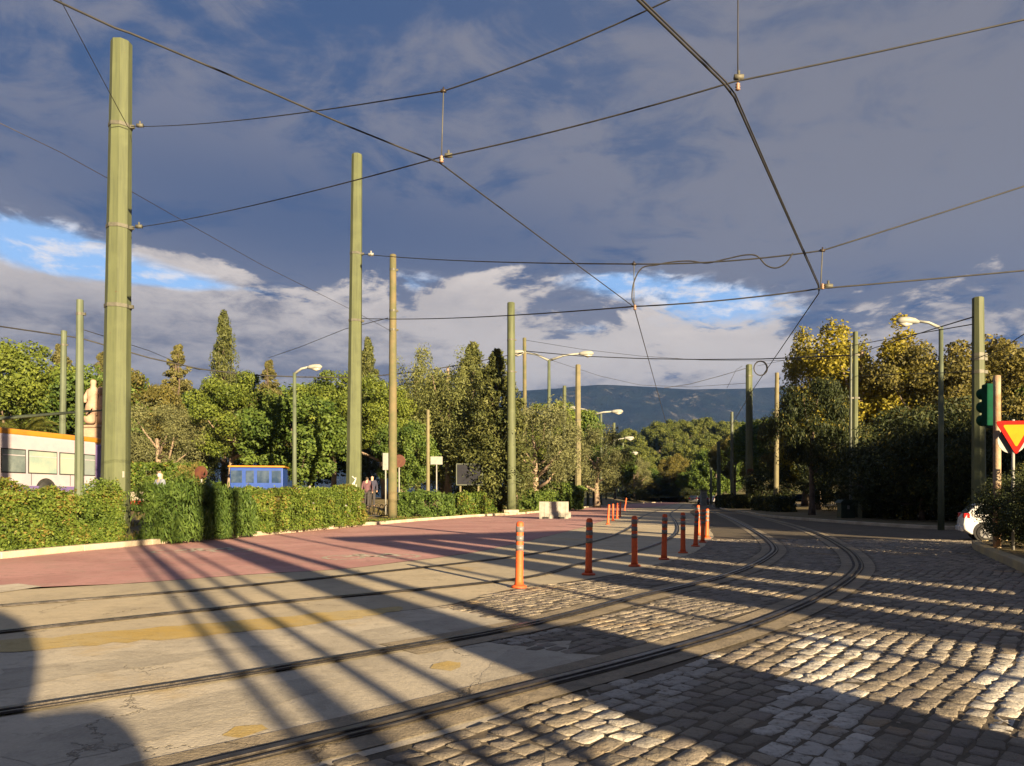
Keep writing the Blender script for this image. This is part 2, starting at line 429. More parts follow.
# kerb stones in one run with joints
mb = MB()
acc = 0; i0 = 0
segs = []
for i in range(1, len(KERB)):
    acc += np.linalg.norm(KERB[i] - KERB[i - 1])
    if acc > 1.9:
        segs.append((i0, i)); i0 = i; acc = 0
for a, b in segs:
    p, q = KERB[a], KERB[b]; tv = (q - p) / np.linalg.norm(q - p)
    c = (p + q) / 2 + np.array([-tv[1], tv[0]]) * .09
    mb.box((c[0] + random.uniform(-.01, .01), c[1], .07 + random.uniform(-.008, .008)), (np.linalg.norm(q - p) - .025, .2, .14), math.atan2(tv[1], tv[0]))
S_(mb.build('kerb', M['kerb'], bevel=.02))

# near track rails and far track rails
NU = spline([(-7.6, .1), (-5.2, 2.1)] + [gp(*p) for p in ((0, 712), (256, 672), (512, 628), (637, 597), (727, 575), (767, 557), (772, 545), (752, 530), (727, 517), (707, 510), (692, 506.2))] + [(36, 140)], .4)
NL = spline([(-6.0, -.9), (-3.6, 1.25)] + [gp(*p) for p in ((225, 762), (380, 725), (512, 691), (637, 659), (752, 625), (822, 595), (852, 575), (857, 562), (842, 547), (812, 532), (772, 520), (737, 512), (713, 507.2))] + [(37.6, 138)], .4)
FU = spline([(-9.8, 4.1), (-7.7, 6.1)] + [gp(*p) for p in ((0, 606.5), (256, 585), (512, 557), (597, 540.5), (630, 527.5), (643, 516))] + [(16.5, 80), (25, 115), (33, 145)], .5)
FL = spline([(-7.9, 3.25), (-6.2, 4.9)] + [gp(*p) for p in ((0, 632.5), (256, 605), (512, 580), (577, 564.5), (637, 551), (671, 537.5), (677.5, 529), (675, 521), (670.5, 513.5))] + [(18.3, 81), (26.6, 115), (34.6, 144)], .5)
def near(L, y=3.2): return L[(L[:, 1] > y)]

# right kerb, verge and the island
RK = [gp(*p) for p in ((1330, 536), (1100, 532.5), (950, 529.5), (860, 524.5), (768, 517), (745, 513), (720, 509))] + [(30, 105), (44, 165)]
RKs = spline(RK, 1.0)
sheet('cobbled_road', [(-6, 6), (-4.5, 1), (-2.5, -6), (44, -6), (44, 26.0), (30, 27)] + [tuple(p) for p in RKs[6:]] + [tuple(p) for p in FL[::-1] if p[1] > 9], -.0085, M['joint'])
def cut(L, y0, y1): return [tuple(p) for p in L if y0 < p[1] < y1]
far_edge = offset(FL, .55)
sheet('far_cobbles', [(2.2, 20.8)] + cut(far_edge, 21.0, 150) + [(42, 165)] + [tuple(p) for p in RKs[::-1] if p[1] < 160] + [(30, 26.0), (30, 20.8)], -.012, M['cobble_far'])
vg = [tuple(p) for p in offset(RKs, .18)] + [(120, 190), (120, 20), (34, 24)]
sheet('verge', vg, .105, M['earth'])
mb = MB(); ribbon(mb, RKs, 0, .2, -.05, .12); S_(mb.build('kerb_stones', M['kerb'], bevel=.015))
ISL = spline([(17.5, 18.0), (13.6, 18.3), (11.6, 18.25), (10.95, 17.6)] + [gp(*p) for p in ((985, 555), (1024, 573), (1100, 612), (1180, 660))] + [(7.6, 2)], .4)
sheet('island_ground', [tuple(p) for p in offset(ISL, -.16)] + [(16, 2), (17.5, 17)], .125, M['earth'])
mb = MB(); ribbon(mb, ISL, 0, -.2, -.05, .15); S_(mb.build('island_kerb', M['kerb_yellow'], bevel=.02))

# red lane along the kerb, then the yellowish bed of the far track
red_edge = [(-14.0, -4), (-10.4, 6.2)] + [gp(*p) for p in ((0, 589), (120, 584), (256, 574), (340, 569), (400, 562), (450, 556), (490, 549), (540, 538), (590, 525), (612, 517), (628, 509.5))] + [(21, 102), (31, 140), (40, 170)]
RE = spline(red_edge, .35); RE = RE + RNG.normal(0, .022, RE.shape)
def between(name, A, B, z, mat, n=260):
    def rs(L):
        s_ = np.concatenate([[0], np.cumsum(np.linalg.norm(np.diff(L, axis=0), axis=1))]); u = np.linspace(0, 1, n) ** 1.6 * s_[-1]
        return np.stack([np.interp(u, s_, L[:, 0]), np.interp(u, s_, L[:, 1])], 1)
    A, B = rs(A), rs(B); mb = MB()
    mb.add([(*p, z) for p in A] + [(*p, z) for p in B], [(i, n + i, n + i + 1, i + 1) for i in range(n - 1)])
    return S_(mb.build(name, mat))
between('red_lane', KERB, RE, .002, M['red_lane'])
bed_edge = [(-8.2, 2.0), (-6.0, 4.0), gp(0, 650), gp(256, 622), gp(440, 606), gp(505, 590), gp(600, 577), gp(650, 566), gp(690, 554), gp(708, 542), gp(712, 533), gp(703, 522), gp(690, 512)] + [(19.9, 80), (28, 115), (36, 145)]
BE = spline(bed_edge, .35); BE = BE + RNG.normal(0, .025, BE.shape)
bed_poly = [tuple(p) for p in RE if p[1] < 168] + [tuple(p) for p in BE[::-1]]
between('tram_bed', RE[RE[:, 1] < 168], BE, -.003, M['bed'])
red_poly = [tuple(p) for p in KERB] + [tuple(p) for p in RE[::-1]]
nl_near = [tuple(p) for p in offset(NL, .34) if p[1] < gp(0, 702)[1]]
apron_poly = [tuple(p) for p in BE if p[1] < gp(0, 603)[1]] + [gp(470, 612), gp(505, 622), gp(480, 640), gp(560, 652), gp(612, 655), gp(606, 668)] + nl_near[::-1] + [(-9, -2), (-13, 2)]
sheet('concrete_apron', apron_poly, -.006, M['concrete'])
def strip(name, L, a, b, z, mat):
    mb = MB(); ribbon(mb, L, a, b, z); return S_(mb.build(name, mat))
for L, nm in ((NU, 'u'), (NL, 'l')):
    K = L[(L[:, 1] > 5.6) & (L[:, 1] < 60)] if nm == 'u' else L[(L[:, 1] > 2.2) & (L[:, 1] < 60)]
    strip('track_slab', K, -.27, .27, -.0005 if nm == 'u' else .0005, M['slab'])
def wob(pts, k=.06):
    out = []
    for i in range(len(pts)):
        a, b = np.array(pts[i]), np.array(pts[(i + 1) % len(pts)]); m = max(2, int(np.linalg.norm(b - a) / .12))
        for j in range(m): out.append(tuple(a + (b - a) * j / m + RNG.normal(0, k, 2) * (.3 + .7 * math.sin(j * 1.7) ** 2)))
    return out
def patch(name, px, z, mat, k=.03): return sheet(name, wob([gp(*p) for p in px], k), z, mat)
# worn surfacing: patches, stains and markings that stay where they are
patch('road_patch', ((512, 645), (572, 640), (555, 668), (528, 677), (470, 686), (500, 655)), -.0045, M['patch_grey'], .012)
patch('road_patch', ((330, 636), (470, 612), (520, 622), (420, 646)), -.0045, M['patch_grey'], .02)
patch('road_patch', ((0, 668), (160, 655), (256, 645), (300, 644), (220, 655), (60, 678), (0, 690)), -.0045, M['patch_grey'], .03)
patch('road_patch', ((0, 755), (60, 730), (140, 712), (210, 693), (330, 672), (360, 676), (240, 716), (140, 742), (40, 766)), -.0045, M['patch_grey'], .02)
patch('road_stain', ((222, 735), (232, 726), (262, 724), (268, 728), (240, 737)), -.003, M['paint_yellow'], .02)
patch('road_stain', ((430, 668), (446, 660), (460, 662), (452, 670)), -.003, M['paint_yellow'], .02)
patch('road_stain', ((0, 640), (120, 630), (220, 622), (330, 612), (400, 606), (400, 611), (300, 626), (160, 640), (0, 652)), -.0015, M['paint_yellow'], .04)
patch('lane_marking', ((-30, 588), (18, 584), (42, 587), (0, 593), (-30, 595)), .0065, M['paint_white'], .012)
# faded cycle symbols on the red lane
def bike_symbol(x, y, s):
    c = np.array(gp(x, y)); mb = MB()
    dv = np.array([-.25, .97]); nv = np.array([.97, .25])
    def P(u, v): q = c + nv * u * s + dv * v * s; return q
    def line(a, b, w=.07):
        a, b = P(*a), P(*b); t_ = (b - a) / np.linalg.norm(b - a); nn = np.array([-t_[1], t_[0]]) * w
        mb.add([(*(a - nn), .0068), (*(b - nn), .0068), (*(b + nn), .0068), (*(a + nn), .0068)], [(0, 1, 2, 3)])
    for cx in (-.55, .55):
        for k in range(14):
            a0, a1 = k * 2 * math.pi / 14, (k + .8) * 2 * math.pi / 14
            line((cx + .38 * math.cos(a0), .5 * math.sin(a0)), (cx + .38 * math.cos(a1), .5 * math.sin(a1)), .05)
    for a, b in (((-.55, 0), (-.2, .6)), ((-.2, .6), (.4, .6)), ((.4, .6), (0, 0)), ((0, 0), (-.2, .6)), ((.55, 0), (.36, .85)), ((-.35, .75), (-.1, .75))): line(a, b)
    return S_(mb.build('lane_marking', M['paint_white']))
bike_symbol(203, 551, 1.1); bike_symbol(372, 557, 1.0)

def tram_rail(L, label, wide):
    t = thing('tram_rail', label, 'rail', (0, 0, 0))
    mb = MB(); ribbon(mb, L, -.05 - .04 * wide, .085 + .045 * (wide - .8), .008); mb.build('groove_bed', M['rail_dark'], t)
    mb = MB(); ribbon(mb, L, -.045, .012, .006, .02); mb.build('rail_head', M['steel'], t, bevel=.006)
    mb = MB(); ribbon(mb, L, .055, .078, .006, .018); mb.build('guard_lip', M['steel'], t, bevel=.005)
tram_rail(NU, 'inner steel rail of the sharply curving line across the cobbles', 1.0)
tram_rail(NL, 'outermost grooved steel rail sweeping in the widest curve through the cobbles', 1.0)
tram_rail(FU, 'thin grooved rail in yellowish concrete, the one beside the red lane', .25)
tram_rail(FL, 'grooved rail in yellowish concrete running just behind the orange bollards', .4)

# granite setts one by one
def setts():
    ang = R(48); e1 = np.array([math.cos(ang), math.sin(ang)]); e2 = np.array([-e1[1], e1[0]])
    rowh = .125; C = []; U = []
    for r in range(-272, 308):
        v0 = r * rowh; u = -30 + random.random()
        while u < 34:
            l = random.uniform(.125, .205); u += l
            C.append((u - l / 2, v0 + .06 * math.sin(u * .8 + r * .1) + .03 * math.sin(u * 2.3 + r * .31) + random.uniform(-.008, .008), l - .008 - random.random() * .010, rowh - .008 - random.random() * .010)); 
    C = np.array(C)
    P = C[:, 0:1] * e1 + C[:, 1:2] * e2
    k = (P[:, 1] > 1.5) & (P[:, 1] < 21.0) & (np.abs(P[:, 0]) < P[:, 1] * .76 + 1.2)
    C, P = C[k], P[k]
    k = ~inpoly(P, bed_poly) & ~inpoly(P, red_poly) & ~inpoly(P, apron_poly) & ~inpoly(P, [tuple(p) for p in ISL] + [(17.5, 2)])
    k &= (P[:, 0] > -6)
    C, P = C[k], P[k]
    k = (line_dist(P, NU[::2]) > .315) & (line_dist(P, NL[::2]) > .315)
    C, P = C[k], P[k]; N = len(P)
    # outline: an irregular rounded quad of 8 points, foot ring, shoulder ring, crown
    base = np.array([(-1, -.74), (-.82, -1), (.82, -1), (1, -.74), (1, .74), (.82, 1), (-.82, 1), (-1, .74)])
    jit = RNG.normal(0, .085, (N, 8, 2))
    ring = (base[None] + jit) * np.stack([C[:, 2] / 2, C[:, 3] / 2], 1)[:, None, :]
    rot = RNG.normal(0, .05, N); cr, sr = np.cos(rot)[:, None], np.sin(rot)[:, None]
    def world(rg, z):
        a, b = rg[..., 0], rg[..., 1]; a, b = a * cr - b * sr, a * sr + b * cr
        xy = P[:, None, :] + a[..., None] * e1 + b[..., None] * e2
        return np.concatenate([xy, z[..., None]], 2)
    h = RNG.normal(0, .0022, N)[:, None] - .003 - .004 * (RNG.random(N) < .1)[:, None]
    tilt = RNG.normal(0, .022, (N, 1, 2))
    tl = (ring * tilt).sum(2)
    foot = world(ring * 1.04, np.full((N, 8), -.04))
    sh = world(ring * .985, h - .0035 + tl * .9 + RNG.normal(0, .002, (N, 8)))
    tp = world(ring * .88, h + .001 + tl * .8 + RNG.normal(0, .002, (N, 8)) * 1.2)
    cn = world(ring[:, :1] * 0, h + .001)
    V = np.concatenate([foot, sh, tp, cn], 1)      # N,25,3
    faces = []
    for i in range(8):
        j = (i + 1) % 8
        faces += [(i, j, 8 + j, 8 + i), (8 + i, 8 + j, 16 + j, 16 + i)]
    tri = [(16 + i, 16 + (i + 1) % 8, 24) for i in range(8)]
    Fq = np.array(faces); Ft = np.array(tri)
    off = (np.arange(N) * 25)[:, None, None]
    q = (Fq[None] + off).reshape(N, -1); tr = (Ft[None] + off).reshape(N, -1)
    idx = np.concatenate([q, tr], 1).reshape(-1)
    lt = np.tile(np.array([4] * 16 + [3] * 8), N); ls = np.concatenate([[0], np.cumsum(lt)[:-1]])
    me = bpy.data.meshes.new('setts')
    me.vertices.add(N * 25); me.vertices.foreach_set('co', V.reshape(-1).astype(np.float32))
    me.loops.add(len(idx)); me.loops.foreach_set('vertex_index', idx.astype(np.int32))
    me.polygons.add(len(lt)); me.polygons.foreach_set('loop_start', ls.astype(np.int32)); me.polygons.foreach_set('loop_total', lt.astype(np.int32))
    me.polygons.foreach_set('use_smooth', np.ones(len(lt), bool))
    me.update(calc_edges=True)
    tint = np.clip(RNG.normal(.45, .27, N), 0, 1)
    paint = np.zeros(N)
    for poly, w in ((((800, 632), (878, 640), (868, 680), (878, 800), (755, 800), (766, 720)), 1.0), (((600, 690), (690, 652), (726, 655), (690, 690), (650, 742), (560, 735)), .65),
                    (((985, 655), (1060, 645), (1060, 690), (1000, 728), (975, 715)), .95), (((455, 640), (520, 620), (560, 630), (500, 650)), .5), (((870, 640), (1000, 640), (1000, 665), (880, 660)), .3)):
        pl = [gp(*p) for p in poly]; ins = inpoly(P, pl)
        paint = np.where(ins, np.maximum(paint, w * np.clip(RNG.normal(.85, .3, N), 0, 1)), paint)
    for nm, val in (('tint', tint), ('paint', paint)):
        a = me.attributes.new(nm, 'FLOAT', 'FACE'); a.data.foreach_set('value', np.repeat(val, 24).astype(np.float32))
    me.materials.append(M['sett'])
    o = bpy.data.objects.new('setts', me); link(o); o['kind'] = 'structure'
    return N
print('setts', setts())
# ------------------------------------------------------------------ distance: mountain, wooded hill
def hnoise(x, y, s, oct=5):
    from mathutils import noise
    return noise.fractal(Vector((x * s, y * s, 3.1)), 1.0, 2.0, oct)
def mountain():
    nx, ny = 150, 40; V = []; F = []
    for j in range(ny):
        for i in range(nx):
            a = -1.05 + 2.1 * i / (nx - 1); D = 2000 + 1900 * j / (ny - 1)
            X = a * D * .95; 
            px = CXP + FPX * X / D
            top = np.interp(px, [-300, 0, 300, 450, 520, 600, 640, 690, 760, 800, 900, 1100, 1400], [445, 438, 420, 404, 390, 384, 386, 389, 387, 386, 392, 420, 440])
            H = (HZ - top) / FPX * 2900
            t = j / (ny - 1)
            prof = sstep(min(1, t / .48)) if t < .5 else 1 - .3 * (t - .5)
            nz = (hnoise(X, D, .0016) * 46 - abs(hnoise(X + 900, D * .6, .0042)) * 60) * min(1, t * 3) * (1 if t < .4 else .35)
            z = -2 + H * prof + nz * (1.0 - .75 * (t > .4))
            V.append((X, D, z))
    for j in range(ny - 1):
        for i in range(nx - 1):
            k = j * nx + i; F.append((k, k + 1, k + nx + 1, k + nx))
    m, nt, b = nodes_of('cloud shaded mountain scrub and rock'); t = NT(nt); v = t.geo()
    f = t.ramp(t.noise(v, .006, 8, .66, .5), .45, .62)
    c = t.mix(f, (.004, .006, .010), (.012, .013, .016))  # scrub tones darkened so the colour itself carries cloud shade
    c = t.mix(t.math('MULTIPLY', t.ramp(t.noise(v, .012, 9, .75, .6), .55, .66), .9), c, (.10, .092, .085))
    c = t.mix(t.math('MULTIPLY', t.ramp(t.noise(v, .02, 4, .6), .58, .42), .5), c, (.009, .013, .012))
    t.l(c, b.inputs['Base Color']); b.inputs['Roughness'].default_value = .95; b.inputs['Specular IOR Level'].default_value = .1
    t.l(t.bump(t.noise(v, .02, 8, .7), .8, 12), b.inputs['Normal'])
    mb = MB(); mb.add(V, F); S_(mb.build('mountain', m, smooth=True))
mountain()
HC = (66.0, 270.0)
def hill_z(x, y):
    u = (x - HC[0]) / 62; w = (y - HC[1]) / 70
    u = u * (1.0 if u < 0 else .55)
    return 21.0 * math.exp(-(u * u) * 1.05 - w * w) - .3
def hill():
    V = []; F = []; nx, ny = 50, 40
    for j in range(ny):
        for i in range(nx):
            x = -70 + 330 * i / (nx - 1); y = 165 + 230 * j / (ny - 1); V.append((x, y, hill_z(x, y) - .2 + hnoise(x, y, .05) * .5))
    for j in range(ny - 1):
        for i in range(nx - 1):
            k = j * nx + i; F.append((k, k + 1, k + nx + 1, k + nx))
    mb = MB(); mb.add(V, F); S_(mb.build('hill', M['grass'], smooth=True))
hill()

# ------------------------------------------------------------------ foliage
def leaf_quads(C, rad, n, size, flat=1.0, out=.9, shell=.5, aspect=.55, droop=0.0, upw=0.0):
    """n leaf faces around every clump centre"""
    C = np.asarray(C, float); m = len(C); rad = np.broadcast_to(np.asarray(rad, float), (m,))
    N = m * n
    d = RNG.normal(size=(N, 3)); d /= np.linalg.norm(d, axis=1)[:, None]
    r = np.repeat(rad, n) * (shell + (1 - shell) * RNG.random(N) ** .7)
    off = d * r[:, None]; off[:, 2] *= flat
    if droop: off[:, 2] -= np.abs(RNG.normal(0, droop, N)) * np.repeat(rad, n)
    p = np.repeat(C, n, 0) + off
    nv = d * out + RNG.normal(0, .55, (N, 3)); nv /= np.linalg.norm(nv, axis=1)[:, None] + 1e-9
    a = RNG.normal(size=(N, 3))
    if upw: a = a * (1 - upw) + np.array([0, 0, 1.0]) * upw * 1.6
    a -= nv * (a * nv).sum(1)[:, None]; a /= np.linalg.norm(a, axis=1)[:, None] + 1e-9
    b = np.cross(nv, a)
    s = size * RNG.uniform(.6, 1.3, N)
    a = a * s[:, None]; b = b * (s * aspect)[:, None]
    V = np.stack([p - a, p - b * .9 + a * .15, p + a, p + b * .9 + a * .15], 1)
    tint = np.clip(np.repeat(RNG.normal(.42, .2, m), n) + RNG.normal(0, .18, N), 0, 1)
    return V, tint

def trunk_mb(h, r, limbs, lean=(0, 0), wig=.15):
    mb = MB()
    pts = []; k = 7
    for i in range(k):
        t_ = i / (k - 1)
        pts.append((lean[0] * t_ + random.uniform(-wig, wig) * t_ * .6, lean[1] * t_ + random.uniform(-wig, wig) * t_ * .6, h * t_ - .15))
    rr = [r * (1.35 if i == 0 else 1 - .62 * i / (k - 1)) for i in range(k)]
    mb.tube(pts, rr, 9)
    for e, f0 in limbs:
        i = max(1, min(k - 1, int(f0 * (k - 1)))); s = Vector(pts[i]); e = Vector(e)
        mid = (s + e) / 2 + Vector((random.uniform(-.2, .2), random.uniform(-.2, .2), -.08 * (e - s).length))
        mb.tube([s, mid, e], [rr[i] * .62, rr[i] * .42, rr[i] * .12], 6)
    return mb

def crown_centers(kind, n):
    out = []
    while len(out) < n:
        if kind == 'umbrella':                 # lobed pine crown
            x, y, z = RNG.uniform(-1, 1, 3)
            if x * x + y * y + z * z < 1 and x * x + y * y + z * z > .18 and z > -.75 + .5 * (x * x + y * y): out.append((x, y, z))
        elif kind == 'round':
            x, y, z = RNG.uniform(-1, 1, 3); q = x * x + y * y + z * z
            if .25 < q < 1: out.append((x, y, z))
        elif kind == 'column':
            z = RNG.uniform(-1, 1); w = (math.sin(math.pi * ((z + 1) / 2) ** .62)) ** .55 if z < .999 else 0
            th = RNG.uniform(0, 6.283); q = RNG.uniform(.35, 1) * w * (1 - .55 * max(0, z) ** 1.5)
            out.append((q * math.cos(th), q * math.sin(th), z))
        elif kind == 'cone':
            z = RNG.uniform(-1, 1); w = (1 - z) / 2 * .95 + .05
            th = RNG.uniform(0, 6.283); q = RNG.uniform(.3, 1) * w
            out.append((q * math.cos(th), q * math.sin(th), z))
        elif kind == 'layers':                 # open conifer with tiers
            z = RNG.uniform(-1, .97); w = ((1 - (z + 1) / 2) * .85 + .10) * RNG.uniform(.55, 1.15); th = RNG.uniform(0, 6.283)
            up_ = RNG.uniform(-.05, .16)
            for q in np.arange(.12, 1.0, .17): out.append((q * w * math.cos(th + RNG.normal(0, .1)), q * w * math.sin(th + RNG.normal(0, .1)), z + q * w * up_ + RNG.normal(0, .015)))
        elif kind == 'tall':                   # several ascending plumes
            k = RNG.integers(0, 6); th = k * 1.05; q = .5 if k else 0
            hh = (.55, 1.0, .7, .85, .6, .95)[k]; z = RNG.uniform(-1, hh)
            w = .42 * (math.sin(math.pi * (z + 1) / (hh + 1) * .9 + .25)) 
            a = RNG.uniform(0, 6.283); out.append((q * math.cos(th) + w * math.cos(a) * RNG.uniform(.2, 1), q * math.sin(th) + w * math.sin(a) * RNG.uniform(.2, 1), z))
    return np.array(out[:n])

PROTO = {}
def tree_proto(key, name, kind, dims, base, mat, bark, nclump, nleaf, size, clump, trunk_r, flat=.8, out=.9, limbs=9, lean=(0, 0), droop=0.0, upw=0.0, aspect=.55, sub='crown', lumps=0):
    """dims: crown half sizes; base: height of the crown's lower end"""
    root = bpy.data.objects.new(name, None); COL.objects.link(root)
    C = crown_centers(kind, nclump) * np.array(dims)
    if lumps:                                   # pull clumps together into boughs with gaps between
        A = C[RNG.choice(len(C), lumps, False)]
        for i in range(len(C)):
            j = np.argmin(((A - C[i]) ** 2).sum(1)); C[i] = C[i] * .55 + A[j] * .45
    C[:, 2] += base + dims[2]; C[:, 0] += lean[0]; C[:, 1] += lean[1]
    rel = (C[:, 2] - base) / (2 * dims[2])
    shrink = np.clip(1.2 - .8 * rel, .34, 1) if kind in ('cone', 'column', 'layers') else 1.0
    V, tint = leaf_quads(C, RNG.uniform(.65, 1.25, len(C)) * clump * shrink, nleaf, size, flat, out, aspect=aspect, droop=droop, upw=upw)
    np_mesh(sub, V, 4, L_[mat], root, tint)
    pick = C[RNG.choice(len(C), min(limbs, len(C)), False)]
    th = base + dims[2] * (1.1 if kind in ('umbrella', 'round') else 1.7)
    trunk_mb(th, trunk_r, [(tuple(p), min(.95, max(.35, p[2] / th * .7))) for p in pick], lean).build('trunk', M[bark], root, smooth=True)
    PROTO[key] = dict(root=root, h=base + 2 * dims[2], used=False)
    return root
def plant_tree(key, label, loc, h, rz=None, group=None, cat='tree', wide=1.0):
    p = PROTO[key]
    o = p['root'] if not p['used'] else copy_tree(p['root'])
    p['used'] = True
    s = h / p['h']
    o.location = loc; o.scale = (s * wide, s * wide, s); o.rotation_euler = (0, 0, random.uniform(0, 6.28) if rz is None else rz)
    for k in ('label', 'category', 'group'):
        if k in o: del o[k]
    return tag(o, label, cat, group)

tree_proto('pine', 'pine_tree', 'umbrella', (3.6, 3.6, 3.0), 2.6, 'pine', 'bark_pale', 150, 190, .095, .74, .22, .7, lumps=30)
tree_proto('pine2', 'pine_tree', 'umbrella', (3.3, 3.3, 3.6), 2.2, 'pine', 'bark_pale', 150, 190, .095, .76, .24, .75, lean=(.7, 0), lumps=26)
tree_proto('bright', 'broadleaf_tree', 'round', (3.6, 3.6, 3.1), 1.4, 'bright', 'bark', 140, 190, .11, .8, .2, .8, aspect=.75, lumps=34)
tree_proto('euc', 'eucalyptus_tree', 'tall', (3.6, 3.6, 4.6), 1.9, 'euc', 'bark_pale', 190, 200, .11, .8, .26, 1.1, .5, droop=.5, aspect=.35)
tree_proto('cypress', 'cypress_tree', 'column', (1.15, 1.15, 4.6), .3, 'cypress', 'bark', 260, 100, .085, .42, .16, 1.3, .8, limbs=4, upw=.6, aspect=.4)
tree_proto('cone', 'cypress_tree', 'cone', (2.5, 2.5, 4.6), 1.0, 'cypress', 'bark', 300, 95, .085, .52, .2, 1.2, .8, limbs=5, upw=.5, aspect=.4)
tree_proto('cedar', 'conifer_tree', 'layers', (3.2, 3.2, 4.4), 1.6, 'cedar', 'bark', 420, 60, .085, .40, .2, .7, .6, limbs=22)
tree_proto('olive', 'olive_tree', 'round', (2.4, 2.4, 2.6), 1.0, 'olive', 'bark_pale', 120, 190, .08, .6, .24, .9, .7, droop=.2, aspect=.35, lumps=26)
tree_proto('yellow', 'poplar_tree', 'tall', (3.6, 3.6, 4.4), 2.2, 'yellow', 'bark_pale', 170, 150, .095, .7, .22, 1.0, .7, aspect=.7)
tree_proto('brown', 'pine_tree', 'umbrella', (3.8, 3.8, 3.6), 2.0, 'brown', 'bark', 150, 190, .095, .76, .24, .7, lumps=28)
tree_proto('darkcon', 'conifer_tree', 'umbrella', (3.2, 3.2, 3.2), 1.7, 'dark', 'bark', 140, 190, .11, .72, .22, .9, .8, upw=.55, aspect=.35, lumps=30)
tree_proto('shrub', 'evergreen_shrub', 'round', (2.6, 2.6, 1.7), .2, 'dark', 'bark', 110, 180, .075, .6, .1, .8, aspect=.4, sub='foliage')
tree_proto('hillA', 'hillside_tree', 'umbrella', (3.4, 3.4, 3.1), 1.8, 'hill', 'bark', 80, 90, .2, .95, .2, .8, limbs=4, lumps=16)
tree_proto('hillB', 'hillside_tree', 'round', (3.2, 3.2, 3.3), 1.4, 'hill', 'bark', 80, 90, .2, .95, .2, .85, limbs=4, lumps=14)
tree_proto('hillC', 'hillside_tree', 'cone', (2.2, 2.2, 4.2), 1.2, 'cypress', 'bark', 70, 80, .2, .8, .2, 1.1, limbs=3, upw=.4)
def place_tree(key, label, x, d, ytop, wide=1.0, right=False, group=None, rz=None):
    X = (x - CXP) / FPX * d
    z = .1 if right else (tz(X, d) if d < 100 else 1.0)
    h = EYE + (HZ - ytop) / FPX * d - z
    return plant_tree(key, label, (X, d, z), h, rz, group, wide=wide)
PARK = 'trees in the park beyond the hedges'
for a in [
    ('pine', 'bright green pine rising above the white and orange bus roof', 10, 60, 342, 1.1),
    ('cedar', 'brownish conifer behind the two slim poles and the marble statue', 62, 64, 344, .9),
    ('bright', 'leafy green tree directly behind the marble statue group', 104, 62, 366, 1.0),
    ('cedar', 'brownish conifer peeking out beside the thick green tram pole', 102, 72, 352, .8),
    ('brown', 'brown green tree just past the thick green tram pole, left of the pointed conifer', 140, 62, 368, .9),
    ('cedar', 'open conifer with a pointed tip and bare side branches', 176, 64, 344, .85),
    ('olive', 'grey green tree with a pale bare forked trunk above the trimmed park hedge', 158, 50, 398, 1.1),
    ('cone', 'tall conical cypress that stands highest over the park trees', 224, 68, 314, .85),
    ('pine2', 'lobed pine with a leaning pale trunk over the blue coach', 228, 52, 372, 1.0),
    ('cedar', 'sparse dark conifer top between the tall cypress and the slim street lamp', 268, 66, 360, .85),
    ('bright', 'dense dark green broadleaf tree behind the slim street lamp', 296, 50, 392, 1.15),
    ('pine', 'yellow green pine between the street lamp and the slender tram pole', 334, 60, 374, 1.0),
    ('cypress', 'narrow dark cypress tip seen between the two tall poles', 368, 72, 340, 1.0),
    ('pine2', 'green pine crown just behind the round timber pole', 385, 56, 378, .95),
    ('euc', 'pale plumed eucalyptus beside the round timber pole', 418, 60, 357, .85),
    ('euc', 'broad drooping eucalyptus above the dark billboard', 448, 57, 347, 1.0),
    ('cypress', 'feathery cypress behind the dark billboard', 473, 62, 345, 1.7),
    ('cypress', 'dense dark column cypress standing at the kerb beside a green tram pole', 497, 53, 352, 1.75),
    ('olive', 'silvery olive tree beyond the pole with the white barrier', 535, 62, 397, 1.0),
    ('olive', 'silvery olive tree at the foot of the double street lamp', 597, 84, 424, 1.0),
    ('bright', 'green tree between the two silvery olive trees', 568, 92, 408, .8),
    ('olive', 'small pale olive tree at the far end of the red lane', 634, 150, 455, 1.0),
    ('bright', 'dark tree at the far bend of the red lane', 615, 125, 445, .8),
    ('bright', 'low round green tree over the white road sign', 405, 50, 420, .9),
    ('pine', 'pine at the picture edge over the palm', -48, 58, 340, 1.0)]:
    place_tree(*a, group=PARK)
for i, x in enumerate(range(-60, 560, 38)):
    place_tree(('pine', 'brown', 'bright', 'pine2')[i % 4], 'filler tree in the shaded rear rank of the park wood', x + random.uniform(-9, 9), 88 + random.uniform(-6, 8), 388 + random.uniform(-10, 14) + max(0, x - 430) * .12, 1.25, group='rear rank of park trees')
RIGHT = 'trees across the cobbled road'
for a in [
    ('darkcon', 'dark conifer with yellowish upright tips on a dark trunk by the green cabinets', 812, 45, 382, .85),
    ('yellow', 'tall poplar in golden yellow autumn leaf', 862, 60, 327, 1.2),
    ('yellow', 'smaller yellowing poplar behind the dark conifer', 818, 64, 334, .8),
    ('brown', 'brownish pine behind the single street lamp', 922, 58, 340, 1.0),
    ('brown', 'brownish pine between golden poplar and street lamp', 897, 66, 356, .9),
    ('brown', 'russet pine behind the thick pole with the green signal housing', 968, 60, 334, 1.0),
    ('bright', 'bright green tree beyond the yield sign', 1026, 66, 344, .8),
    ('brown', 'dark pine at the bend of the road near the slim dark pole', 735, 110, 432, .9),
    ('pine', 'green pine behind the pole carrying the wire coil', 762, 96, 420, .9),
    ('brown', 'dark tree between the wire coil pole and dark conifer', 788, 74, 410, .8),
    ('bright', 'shadowed green tree behind the trackside hedge', 716, 130, 446, .9),
    ('brown', 'tree with reddish brown leaves at the far bend', 674, 170, 452, .9)]:
    place_tree(*a, right=True, group=RIGHT)
